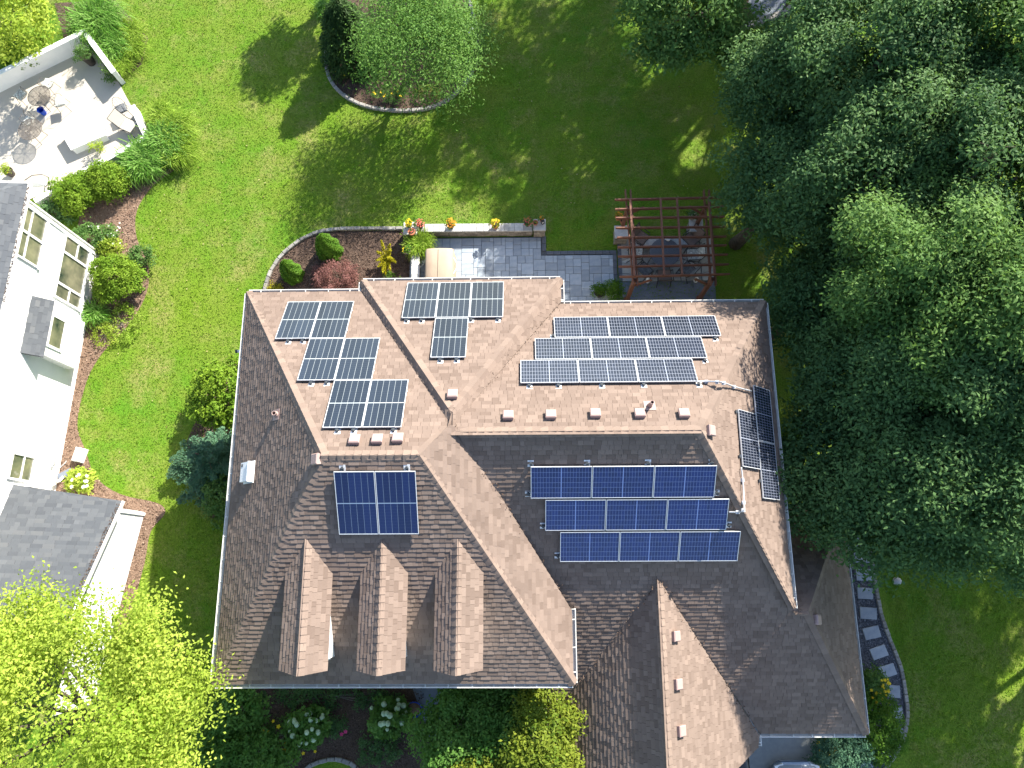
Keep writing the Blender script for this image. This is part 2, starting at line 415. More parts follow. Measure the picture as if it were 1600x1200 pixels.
# ------------------------------------------------------------------ leaves
def leaf_mesh(name, C, Nn, length, width, mat, parent, tint, Tdir=None, rnd=0.35):
    n = len(C)
    Nn = Nn/np.linalg.norm(Nn, axis=1, keepdims=True)
    T = rng.normal(size=(n, 3)) if Tdir is None else Tdir+rng.normal(size=(n, 3))*0.35
    T -= Nn*np.sum(T*Nn, 1, keepdims=True)
    T /= np.linalg.norm(T, axis=1, keepdims=True)+1e-9
    B = np.cross(Nn, T)
    L = (length*(1-rnd+2*rnd*rng.random(n)))[:, None]; Wd = (width*(1-rnd+2*rnd*rng.random(n)))[:, None]
    V = np.empty((n, 4, 3))
    V[:, 0] = C-T*L*0.5; V[:, 1] = C+B*Wd*0.5-T*L*0.08+Nn*Wd*0.18
    V[:, 2] = C+T*L*0.5-Nn*L*0.12; V[:, 3] = C-B*Wd*0.5-T*L*0.08+Nn*Wd*0.18
    b = org(parent); V -= np.array([b.x, b.y, b.z])
    me = bpy.data.meshes.new(name)
    me.vertices.add(n*4); me.loops.add(n*4); me.polygons.add(n)
    me.vertices.foreach_set('co', V.reshape(-1).astype(np.float32))
    me.loops.foreach_set('vertex_index', np.arange(n*4, dtype=np.int32))
    me.polygons.foreach_set('loop_start', np.arange(0, n*4, 4, dtype=np.int32))
    try: me.polygons.foreach_set('loop_total', np.full(n, 4, dtype=np.int32))
    except Exception: pass
    a = me.attributes.new('tint', 'FLOAT', 'FACE'); a.data.foreach_set('value', np.clip(tint, 0, 1).astype(np.float32))
    me.materials.append(mat); me.update(); me.validate()
    o = bpy.data.objects.new(name, me); COL.objects.link(o); ORG[o.name] = b
    if parent: o.parent = parent
    return o
def unit(n):
    d = rng.normal(size=(n, 3)); return d/np.linalg.norm(d, axis=1, keepdims=True)
def crown_pts(c, rad, nl, lr, n, clump=16, spread=0.16, low=-0.35, fill=0.12, shell=0.9):
    """leaf positions: lobes over an ellipsoid, twig clumps over the lobes, leaves about the twigs"""
    c = np.array(c, float); rad = np.array(rad, float)
    d = unit(nl*3); d = d[d[:, 2] > low][:nl]
    # spread the lobes out
    for _ in range(12):
        df = d[:, None]-d[None]; q = np.sum(df**2, 2)+1e-3
        d = d+0.02*np.sum(df/q[:, :, None]**1.5, 1); d[:, 2] = np.maximum(d[:, 2], low)
        d /= np.linalg.norm(d, axis=1, keepdims=True)
    sc_ = 0.60+0.45*rng.random(len(d))
    lc = c+d*rad*sc_[:, None]
    r = lr*(0.65+0.75*rng.random(len(d)))
    lt = rng.random(len(d))
    ncl = max(4, n//clump)
    which = rng.choice(len(d), ncl, p=r**2/np.sum(r**2))
    e = unit(ncl); e[:, 2] = np.where(e[:, 2] < -0.3, -e[:, 2], e[:, 2])
    dist = np.where(rng.random(ncl) < fill, rng.random(ncl), shell+0.22*rng.random(ncl)-0.1)
    cc = lc[which]+e*(r[which]*dist)[:, None]*np.array([1, 1, 0.85])
    idx = np.repeat(np.arange(ncl), clump)
    P = cc[idx]+rng.normal(size=(len(idx), 3))*spread*np.array([1, 1, 0.6])
    Nn = e[idx]*0.55+np.array([0, 0, 0.65])+rng.normal(size=(len(idx), 3))*0.45
    t = 0.45*lt[which][idx]+0.35*rng.random(ncl)[idx]+0.35*rng.random(len(idx))-0.05
    return P, Nn, t, lc, r
def tree(name, label, cat, base, c, rad, leaf, n, nl=26, lr=0.9, ll=0.2, lw=0.1, trunk=0.2, group=None, spread=0.16, fill=0.12, limbs=9, low=-0.35, clump=16):
    t = thing(name, label, cat, base, group)
    P, Nn, ti, lc, r = crown_pts(c, rad, nl, lr, n, spread=spread, fill=fill, low=low, clump=clump)
    leaf_mesh('crown', P, Nn, ll, lw, LEAF[leaf], t, ti)
    mb = MB(); b = Vector(base); cc = Vector(c)
    fork = b+(cc-b)*0.45
    mb.tube([b-Vector((0, 0, 0.1)), b+(fork-b)*0.5+Vector((0.06, -0.05, 0)), fork, cc+Vector((0, 0, rad[2]*0.3))],
            [trunk*1.25, trunk*0.95, trunk*0.8, trunk*0.25], 8)
    for i in rng.choice(len(lc), min(limbs, len(lc)), replace=False):
        e = Vector(lc[i]); s = fork+(cc-fork)*random.uniform(0, 0.6)
        mid = s.lerp(e, 0.5)+Vector((random.uniform(-.2, .2), random.uniform(-.2, .2), 0.15))
        mb.tube([s, mid, e], [trunk*0.45, trunk*0.28, trunk*0.1], 5)
        for _ in range(3):
            d = Vector(unit(1)[0])*r[i]*0.8
            mb.tube([e.lerp(mid, 0.3), e+d*0.5+Vector((0, 0, .08)), e+d], [trunk*0.1, trunk*0.07, trunk*0.03], 4)
    mb.build('trunk', M['bark'], t, smooth=True)
    return t
def shrub(name, label, cat, c, rad, leaf, n, nl=14, lr=0.3, ll=0.09, lw=0.05, group=None, spread=0.07, parts=None, low=-0.2, clump=12, fill=0.08):
    """c is the foot of the shrub on its bed; rad its half sizes"""
    t = thing(name, label, cat, c, group)
    P, Nn, ti, lc, r = crown_pts(Vector(c)+Vector((0, 0, rad[2]*0.9)), rad, nl, lr, n, clump=clump, spread=spread, low=low, fill=fill)
    P[:, 2] = np.maximum(P[:, 2], c[2]+0.02)
    leaf_mesh('foliage', P, Nn, ll, lw, LEAF[leaf], t, ti)
    mb = MB()
    for i in range(min(7, len(lc))):
        e = Vector(lc[i]); mb.tube([Vector(c), Vector(c).lerp(e, .5)+Vector((0, 0, .05)), e], [0.02, 0.014, 0.006], 4)
    mb.build('stem', M['stem'], t)
    return t
def grass_clump(label, c, R, hgt, leaf, n, group=None, wd=0.022, name='ornamental_grass', cat='grass clump'):
    """arching blades from one foot"""
    t = thing(name, label, cat, c, group)
    ang = rng.random(n)*2*math.pi; k = np.sqrt(rng.random(n))
    out = np.stack([np.cos(ang), np.sin(ang), np.zeros(n)], 1)
    reach = R*(0.45+0.6*k)[:, None]; hh = (hgt*(0.75+0.4*rng.random(n)))[:, None]
    b0 = np.array(c)+np.stack([rng.normal(size=n)*R*.24, rng.normal(size=n)*R*.24, np.full(n, .01)], 1)
    side = np.stack([-np.sin(ang), np.cos(ang), np.zeros(n)], 1)*wd
    side += rng.normal(size=(n, 3))*wd*0.25
    P = [b0, b0+out*reach*0.3+np.array([0, 0, 1])*hh*0.75, b0+out*reach*0.68+np.array([0, 0, 1])*hh*0.92+rng.normal(size=(n, 3))*R*.07, b0+out*reach+np.array([0, 0, 1])*hh*0.55*rng.random((n, 1))]
    V = np.empty((n, 8, 3))
    for i, (p, s) in enumerate(zip(P, (0.8, 1.0, 0.8, 0.12))):
        V[:, 2*i] = p-side*s/2; V[:, 2*i+1] = p+side*s/2
    V -= np.array(c)
    F = np.array([[0, 1, 3, 2], [2, 3, 5, 4], [4, 5, 7, 6]])
    Fi = (F[None]+np.arange(n)[:, None, None]*8).reshape(-1, 4)
    me = bpy.data.meshes.new('blades')
    me.from_pydata(V.reshape(-1, 3).tolist(), [], Fi.tolist())
    a = me.attributes.new('tint', 'FLOAT', 'FACE'); a.data.foreach_set('value', np.repeat(rng.random(n), 3).astype(np.float32))
    me.materials.append(LEAF[leaf]); me.update()
    o = bpy.data.objects.new('blades', me); COL.objects.link(o); o.parent = t
    mb = MB(); mb.lathe([(R*0.2, 0), (R*0.17, 0.05), (R*0.05, 0.09)], c, 8); mb.build('root_crown', M['stem'], t)
    return t
def blossoms(parent, name, pts, r, mat):
    """flower heads of one plant: little five-petalled cups"""
    mb = MB(); single = len(pts) <= 10
    for p in pts:
        if single: mb = MB()
        p = Vector(p); a0 = random.random()*6.28; rr = r*random.uniform(0.75, 1.25)
        tl = Vector((random.uniform(-.3, .3), random.uniform(-.3, .3), 1)).normalized()
        e1 = tl.cross(Vector((1, 0, 0.1))).normalized(); e2 = tl.cross(e1)
        ring = []
        for k in range(10):
            t = a0+2*math.pi*k/10; q = rr*(1.0 if k % 2 == 0 else 0.6)
            ring.append(p+q*(math.cos(t)*e1+math.sin(t)*e2)+tl*rr*(0.15 if k % 2 == 0 else 0.3))
        mb.add([p+tl*rr*0.25]+ring, [(0, 1+k, 1+(k+1) % 10) for k in range(10)], random.random())
        if single: mb.build(name, mat, parent)
    if not single: return mb.build(name, mat, parent, kind='stuff')
# ================================================================== SETTING
def sheet(name, poly, z, mat, label=None, kind='structure', parent=None, sub=0):
    mb = MB(); mb.add([(p[0], p[1], z) for p in poly], [tuple(range(len(poly)))])
    return mb.build(name, mat, parent, kind=kind)
def smooth(pts, n=6, closed=False):
    """Catmull-Rom through the measured points"""
    P = [Vector(p) for p in pts]; out = []; N = len(P)
    rngi = range(N) if closed else range(N-1)
    for i in rngi:
        if closed: a, b, c, d = P[i-1], P[i], P[(i+1) % N], P[(i+2) % N]
        else: a, b, c, d = P[max(i-1, 0)], P[i], P[i+1], P[min(i+2, N-1)]
        for k in range(n):
            t = k/n
            out.append(0.5*((2*b)+(c-a)*t+(2*a-5*b+4*c-d)*t*t+(3*b-a-3*c+d)*t**3))
    if not closed: out.append(P[-1])
    return out
def px(pts, z=0.0): return [at(x, y, z) for x, y in pts]

mb = MB(); mb.add([(-220, -220, 0), (220, -220, 0), (220, 220, 0), (-220, 220, 0)], [(0, 1, 2, 3)])
mb.build('lawn', M['lawn'], kind='structure')

# planting beds (bark mulch sheets on the lawn)
BED_N = smooth(px([(128, 320), (185, 300), (232, 262), (262, 205), (298, 215), (292, 250), (240, 290), (214, 330), (214, 372), (230, 405), (233, 440), (222, 475), (195, 515), (160, 552), (138, 590), (124, 640), (122, 672), (134, 704), (150, 745), (188, 772), (246, 786), (258, 802), (236, 830), (226, 880), (208, 945), (186, 1010), (120, 1000)]), 4) + px([(80, 900), (60, 600), (110, 420)])
sheet('neighbour_bed', BED_N, 0.012, M['mulch_dry'])
BED_NW = smooth(px([(413, 470), (420, 440), (432, 414), (452, 392), (480, 373), (512, 363), (560, 361), (627, 361)]), 5) + px([(640, 372), (648, 450), (560, 520), (430, 520)])
sheet('corner_bed', BED_NW, 0.012, M['mulch'])
ISL = [(512, 60), (510, 100), (519, 130), (545, 155), (585, 170), (640, 174), (690, 163), (728, 130), (744, 92), (744, 45), (730, -10), (690, -60), (620, -80), (550, -60), (520, -10)]
BED_I = smooth(px(ISL), 5, True)
sheet('island_bed', BED_I, 0.012, M['mulch'])
BED_F = px([(345, 1060), (660, 1060), (664, 1120), (680, 1215), (560, 1215), (548, 1196), (520, 1187), (490, 1196), (478, 1215), (330, 1215)])
sheet('front_bed', BED_F, 0.012, M['mulch'])
sheet('shrub_bed_front', px([(688, 1060), (872, 1060), (905, 1215), (684, 1215)]), 0.011, M['mulch'])
sheet('patio_bed', smooth(px([(1105, 55), (1150, 50), (1230, 26), (1246, -4), (1230, -60), (1150, -60), (1110, -10)]), 4, True), 0.012, M['mulch'])
sheet('top_left_bed', px([(85, 5), (180, 0), (232, 60), (222, 100), (205, 115), (170, 112), (100, 60)]), 0.012, M['mulch'])
WB = [(292, 690), (312, 640), (345, 575), (400, 560), (400, 800), (330, 810), (300, 760)]
sheet('side_bed', px(WB), 0.011, M['mulch'])
# bark chips lying loose, so the beds keep relief close up
def inside(p, poly):
    r = False; n = len(poly); x, y = p[0], p[1]
    for i in range(n):
        x1, y1, x2, y2 = poly[i][0], poly[i][1], poly[i-1][0], poly[i-1][1]
        if (y1 > y) != (y2 > y) and x < (x2-x1)*(y-y1)/(y2-y1)+x1: r = not r
    return r
def scatter(poly, n):
    xs = [p[0] for p in poly]; ys = [p[1] for p in poly]; out = []
    while len(out) < n:
        p = (random.uniform(min(xs), max(xs)), random.uniform(min(ys), max(ys)))
        if inside(p, poly): out.append(p)
    return out
def flecks(name, poly, n, size, mat, z, asp=0.4, flat=0.5, kind='stuff'):
    P = scatter(poly, n); C = np.array([(x, y, z+0.012*random.random()) for x, y in P])
    Nn = np.stack([rng.normal(size=n)*flat, rng.normal(size=n)*flat, np.ones(n)], 1)
    o = leaf_mesh(name, C, Nn, size, size*asp, mat, None, rng.random(n)); o['kind'] = kind
    return o
flecks('bark_chips', BED_NW, 5200, 0.09, M['chip'], 0.02)
flecks('bark_chips', BED_I, 2500, 0.10, M['chip'], 0.02)
flecks('bark_chips', BED_F, 2200, 0.09, M['chip'], 0.02)
flecks('bark_chips', BED_N, 7000, 0.10, ramp_tint('dry_bark_chip', [(0.06, 0.035, 0.025), (0.19, 0.12, 0.085), (0.34, 0.25, 0.19)], 0.9), 0.02)

# short upright tufts over the nearer lawn: one uncountable mass
def lawn_tufts(n):
    P = []
    polyv = px([(-40, -40), (1240, -40), (1240, 480), (395, 480), (372, 800), (345, 1230), (200, 1230), (110, 700)])
    Q = scatter(polyv, n)
    beds = [BED_N, BED_NW, BED_I, PAT, cy, fl_poly]
    for p in Q:
        if any(inside(p, b) for b in beds): continue
        P.append(p)
    P += scatter(px([(1365, 830), (1640, 700), (1640, 1230), (1425, 1230), (1410, 1050)]), n//8)
    C = np.array([(x, y, 0.022) for x, y in P]); k = len(C)
    Nn = np.stack([rng.normal(size=k), rng.normal(size=k), np.full(k, 1.3)], 1)
    o = leaf_mesh('grass_tufts', C, Nn, 0.075, 0.026, LEAF_T, None, rng.random(k)); o['kind'] = 'stuff'
LEAF_T = leafmat('lawn_blade', (0.090, 0.205, 0.010), (0.165, 0.260, 0.020), 0.3)

# ------------------------------------------------------------------ edging made of single stones
def edging(label, pts, piece=0.30, wd=0.15, ht=0.13, mat='stone', name='stone_edging', closed=False):
    P = smooth(pts, 8, closed)
    if closed: P.append(P[0])
    L = [0.0]
    for a, b in zip(P, P[1:]): L.append(L[-1]+(b-a).length)
    t = thing(name, label, 'edging', P[0])
    s = 0.0; meshes = []
    for q in range(6):
        mbx = MB(); mbx.bbox((0, 0, ht/2), piece*0.94, wd*random.uniform(.9, 1.05), ht*random.uniform(.9, 1.1), 0, 0.018, random.random())
        meshes.append(mbx.mesh('edging_stone', M[mat]))
    while s+piece*0.5 < L[-1]:
        sm = s+piece/2
        i = max(k for k in range(len(L)) if L[k] <= sm); i = min(i, len(P)-2)
        d = (P[i+1]-P[i]); u_ = (sm-L[i])/max(d.length, 1e-6); p = P[i]+d*u_
        o = bpy.data.objects.new('edging_stone', random.choice(meshes)); COL.objects.link(o); o.parent = t
        o.location = (p.x-P[0].x, p.y-P[0].y, random.uniform(-.015, .01)); o.rotation_euler = (random.uniform(-.04, .04), random.uniform(-.04, .04), math.atan2(d.y, d.x)+random.uniform(-.05, .05))
        s += piece
    return t
edging('curved grey stone edging round the corner bed with the pink maple', px([(411, 475), (418, 440), (430, 414), (450, 391), (479, 371), (511, 361), (560, 358), (626, 358)]))
edging('rounded stone edging of the island bed under the feathery tree', px(ISL[0:11]))
edging('thin stone ring round the small front lawn', px([(470, 1214), (486, 1196), (520, 1186), (550, 1194), (566, 1214)]), 0.28, 0.15, 0.10)
edging('long curved stone edging along the gravel path on the right', px([(1352, 815), (1358, 850), (1364, 890), (1370, 930), (1379, 970), (1394, 1010), (1407, 1045), (1414, 1085), (1416, 1120), (1408, 1160), (1386, 1195), (1370, 1215)]), 0.26, 0.14, 0.10)
edging('broad flat stone curb of the bed at the top of the lawn', px([(1108, 62), (1140, 49), (1175, 38), (1205, 29), (1228, 21), (1241, 5), (1244, -12)]), 0.62, 0.34, 0.16, 'stone')

# ------------------------------------------------------------------ gravel path with stepping slabs
PATH = smooth(px([(1352, 800), (1358, 850), (1364, 890), (1370, 930), (1379, 970), (1394, 1010), (1407, 1045), (1414, 1085), (1416, 1120), (1408, 1160), (1386, 1195), (1370, 1215)]), 4)
PATHP = PATH + px([(1290, 1215), (1345, 1130), (1330, 1000), (1312, 850), (1305, 800)])
sheet('gravel_path', PATHP, 0.012, M['gravel'])
flecks('gravel_stones', PATHP, 6500, 0.06, M['pebble'], 0.018, 0.75, 0.35)
STEPS = [(1342, 845, -2), (1346, 870, -1), (1349, 898, -2), (1351, 927, -3), (1356, 958, -4), (1361.5, 988.5, 12), (1372.5, 1019, 18), (1386, 1048, 16), (1392.5, 1080, -3), (1396, 1113, -2), (1398, 1146, -8), (1382, 1181, 38), (1352, 1203, 65), (1318, 1206, 84)]
WHERE = ['slab half hidden by leaves at the top of the gravel path', 'second slab from the top, wide and pale', 'third slab from the top of the gravel path', 'fourth slab down, streaked with rust marks', 'fifth slab down, greyer and duller than its neighbours', 'sixth slab down, first one turned askew', 'seventh slab down, turned askew where the path bends', 'eighth slab down beside the yellow flowers', 'ninth slab down, half under the yellow flowers', 'tenth slab down beside the bright evergreen', 'slab mostly hidden by the spreading evergreen', 'small tilted slab near the end of the path curve', 'slab in the curve at the bottom edge of the photo', 'last slab below the spreading evergreen']
for k, (x, y, a) in enumerate(STEPS):
    p = at(x, y); mb = MB()
    mb.bbox((0, 0, 0.03), 0.60*random.uniform(.95, 1.03) if k != 11 else 0.46, 0.42*random.uniform(.95, 1.05), 0.06, 0, 0.012, random.random())
    o = mb.build('stepping_slab', M['step']); o.location = (p.x, p.y, 0.0); o.rotation_euler = (0, 0, math.radians(a))
    tag(o, 'grey stone ' + WHERE[k], 'stepping stone', 'stepping slabs in the gravel path')

# ------------------------------------------------------------------ rear patio
def ashlar(x0, y0, x1, y1, unit_, poly, mat, parent, gap=0.012, h=0.05, sizes=((3, 2), (2, 2), (2, 3), (3, 3), (2, 1), (1, 2), (1, 1)), rot=0.0):
    """random rectangular paving: every slab an object, slabs of one size share a mesh"""
    nx, ny = int((x1-x0)/unit_), int((y1-y0)/unit_); used = np.zeros((nx+4, ny+4), bool); cache = {}; n = 0
    for j in range(ny):
        for i in range(nx):
            if used[i, j]: continue
            opts = list(sizes[:4]); random.shuffle(opts); opts += list(sizes[4:])
            for (a, b) in opts:
                if i+a <= nx and j+b <= ny and not used[i:i+a, j:j+b].any():
                    cx, cy = x0+(i+a/2)*unit_, y0+(j+b/2)*unit_
                    cs = [(cx+sx*(a*unit_/2-.03), cy+sy*(b*unit_/2-.03)) for sx in (-1, 1) for sy in (-1, 1)]
                    if not all(inside(c, poly) for c in cs):
                        if (a, b) != (1, 1): continue
                        if not inside((cx, cy), poly): used[i, j] = True; break
                    used[i:i+a, j:j+b] = True
                    key = (a, b, random.randrange(5))
                    if key not in cache:
                        mbx = MB(); mbx.bbox((0, 0, h/2), a*unit_-gap, b*unit_-gap, h, 0, 0.006, (key[2]+0.5*random.random())/4.5)
                        cache[key] = mbx.mesh('paver', M[mat])
                    o = bpy.data.objects.new('paver', cache[key]); COL.objects.link(o); o.parent = parent
                    o.location = (cx, cy, 0.012+random.uniform(0, .003)); n += 1
                    break
    return n
pA = at(660, 372); pB = at(853, 372); pC = at(853, 393); pD = at(963, 394); pE = at(972, 470)
YS = 8.75
PAT = [(at(640, 440).x, YS), (at(640, 400).x, pA.y), (pB.x, pA.y), (pB.x, pC.y), (pD.x, pC.y), (pD.x+0.05, YS)]
patio = sheet('rear_patio', PAT, 0.008, M['joint'])
bw = 0.17       # dark soldier course along the edges
inner = [(PAT[0][0], YS), (PAT[1][0], pA.y), (pB.x-bw, pA.y), (pB.x-bw, pC.y-bw), (pD.x-bw, pC.y-bw), (pD.x-bw, YS)]
npv = ashlar(PAT[0][0], YS, pD.x, pA.y+0.01, 0.168, inner, 'paver', patio)
bm_ = MB(); bm_.bbox((0, 0, .026), 0.30, bw-.012, .052, 0, .006, .4); BORD = bm_.mesh('border_paver', M['paver_dark'])
def border(a, b, parent):
    a, b = Vector(a), Vector(b); d = b-a; n = max(1, round(d.length/0.31))
    for k in range(n):
        p = a+d*((k+.5)/n); o = bpy.data.objects.new('border_paver', BORD); COL.objects.link(o); o.parent = parent
        o.location = (p.x, p.y, .012); o.rotation_euler = (0, 0, math.atan2(d.y, d.x)); o.scale = (d.length/n/0.312, 1, 1)
border((pB.x-bw/2, pA.y, 0), (pB.x-bw/2, pC.y, 0), patio)
border((pB.x, pC.y-bw/2, 0), (pD.x, pC.y-bw/2, 0), patio)
border((pD.x-bw/2, pC.y-bw, 0), (pD.x-bw/2, YS, 0), patio)
# pergola floor: irregular flagstones, then a plain slate-coloured strip by the house
qa = at(966, 372); qb = at(1113, 372); qy = at(1000, 440).y
fl_poly = [(qa.x, qy), (qa.x, qa.y), (qb.x, qa.y), (qb.x, qy)]
flag = sheet('flagstone_terrace', fl_poly, 0.008, M['joint'])
gx, gy = 6, 5
G = {}
for i in range(gx+1):
    for j in range(gy+1):
        jx = 0 if i in (0, gx) else random.uniform(-.28, .28); jy = 0 if j in (0, gy) else random.uniform(-.22, .22)
        G[i, j] = Vector((qa.x+(qb.x-qa.x)*i/gx+jx*0.6, qy+(qa.y-qy)*j/gy+jy*0.7, 0))
for i in range(gx):
    for j in range(gy):
        q = [G[i, j], G[i+1, j], G[i+1, j+1], G[i, j+1]]; c = sum(q, Vector())/4
        groups = [q] if random.random() < .55 else [[q[0], q[1], q[2]], [q[0], q[2], q[3]]]
        for g in groups:
            c = sum(g, Vector())/len(g); gg = [p+(c-p).normalized()*0.022 for p in g]
            mb = MB(); mb.prism([(p.x, p.y) for p in gg], 0.012, 0.05+random.uniform(0, .006), random.random()); mb.build('flagstone', M['flag'], flag)
border((qa.x+.02, qy, 0), (qa.x+.02, qa.y, 0), flag)
sheet('slate_terrace', [(pD.x+.06, 8.8), (at(1119, 470).x, 8.8), (at(1119, 470).x, qy), (pD.x+.06, qy)], 0.010, M['slate_concrete'])
# far terrace at the top right of the lawn
sheet('far_terrace', px([(1168, 10), (1182, 32), (1222, 18), (1236, -10), (1225, -50), (1180, -50)]), 0.02, M['slate_concrete'])

# driveway, front walk
sheet('driveway', [(1.6, -30), (1.6, -4.2), (at(1277, 1165).x, -4.2), (at(1277, 1165).x, -30)], 0.012, M['drive'])
wk = px([(636, 1050), (690, 1050), (690, 1090), (702, 1140), (730, 1230), (690, 1230), (668, 1140), (652, 1096)])
sheet('front_walk', wk, 0.016, M['slate_concrete'])

# ================================================================== THE MAIN HOUSE
ZE = 6.0
PL = {  # z = a + b x + c y
 'NW': (ZE+8.97*.6009, 0, -.6009), 'SW': (ZE+3.32*.5947, 0, .5947), 'T': (ZE+9.33*.5973, 0, -.5973),
 'N': (ZE+8.45*.6586, 0, -.6586), 'S': (9.214-3.57*.7215, 0, .7215),
 'E': (ZE+7.93*1.0075, -1.0075, 0), 'W': (ZE+9.23*.9386, .9386, 0), 'F': (ZE+1.40*.878, -.878, 0),
 'JW': (ZE+5.43*.909, .909, 0), 'JE': (ZE+1.28*.942, -.942, 0),
 'GW': (6.38-3.91, 1.0, 0), 'GE': (6.38+3.91*.989, -.989, 0),
 'LE': (2.84+11.0*1.10, -1.10, 0), 'LN': (2.84+2.06*.86, 0, -.86),
}
def zp(n, x, y): a, b, c = PL[n]; return a+b*x+c*y
def P3(n, x, y): return Vector((x, y, zp(n, x, y)))
R_E = Vector((-2.78, 2.88, 9.675)); R_W = Vector((-5.32, 2.88, 9.675))        # ridge of the left wing
K_W = Vector((-1.74, 3.57, 9.214)); K_E = Vector((4.74, 3.57, 9.214))         # ridge of the right block
PT = Vector((-2.02, 4.14, 9.10)); PB = Vector((-2.02, 3.78, 9.11))
g = 0.07
# each roof plane: plan outline on its plane
ROOF = {
 'NW': [(-9.23+g, 8.97-g), (-5.22, 8.97-g), (-1.85, 3.78), (-2.78, 2.88), (-5.32, 2.88)],
 'W':  [(-9.23+g, 8.95-g), (-5.32, 2.88), (-9.20+g, -3.30+g)],
 'SW': [(-9.20+g, -3.32+g), (-5.32, 2.88), (-2.78, 2.88), (1.40-g, -3.32+g)],
 'F':  [(1.40-g, -3.28+g), (-2.78, 2.88), (-2.02, 3.78), (-1.74, 3.57), (1.40-g, -1.22)],
 'T':  [(-5.43+g, 9.33-g), (1.28-g, 9.33-g), (-2.02, 4.14)],
 'JW': [(-5.43+g, 9.30), (-2.02, 4.14), (-2.02, 3.78), (-5.43+g, 8.93)],
 'JE': [(1.28-g, 9.30), (-2.02, 4.14), (-2.13, 3.57), (1.28-g, 8.45)],
 'N':  [(0.95, 8.45-g), (7.93-g, 8.45-g), (4.74, 3.57), (-2.3, 3.57)],
 'E':  [(7.93-g, 8.42-g), (4.74, 3.57), (7.93-g, -1.22)],
 'S':  [(-1.86, 3.57), (4.74, 3.57), (7.93-g, -1.22), (8.39, -1.29), (11.0-g, -5.30+g), (7.50, -5.30+g), (3.91, -.34), (0.82, -4.62), (0.70, -4.62), (0.70, -3.0), (1.2, -1.22)],
 'GW': [(0.78, -4.60), (3.91, -.34), (3.91, -6.45), (0.38, -6.45)],
 'GE': [(3.91, -.34), (7.50, -5.30), (7.50-g, -5.62), (6.47, -6.02), (3.91, -6.45)],
 'LE': [(11.0-g, -5.27), (8.39, -1.29), (11.0-g, 2.03)],
 'LN': [(11.0-g, 2.06-g), (8.39, -1.29), (7.98, -1.29), (7.60, 0.5), (7.60, 2.06-g)],
}
DOWN = {'NW': (0, 1), 'N': (0, 1), 'T': (0, 1), 'LN': (0, 1), 'SW': (0, -1), 'S': (0, -1), 'W': (-1, 0), 'JW': (-1, 0), 'GW': (-1, 0), 'E': (1, 0), 'F': (1, 0), 'JE': (1, 0), 'GE': (1, 0), 'LE': (1, 0)}
def zfix(n, x, y):
    """the right face of the left wing twists up a little to meet the higher ridge"""
    if n != 'F': return 0.0
    t = (x+2.78)/4.18; hipy = 2.88-6.2*t
    up = max(0.0, (y-hipy))
    return min(0.46, max(0.0, 0.33*up*max(0.0, 1-max(0, x+1.74)/3.1)*0.45))
def spans(poly, v):
    xs = []
    n = len(poly)
    for i in range(n):
        (u1, v1), (u2, v2) = poly[i], poly[(i+1) % n]
        if (v1 > v) != (v2 > v): xs.append(u1+(v-v1)*(u2-u1)/(v2-v1))
    xs.sort(); return [(xs[i], xs[i+1]) for i in range(0, len(xs)-1, 2)]
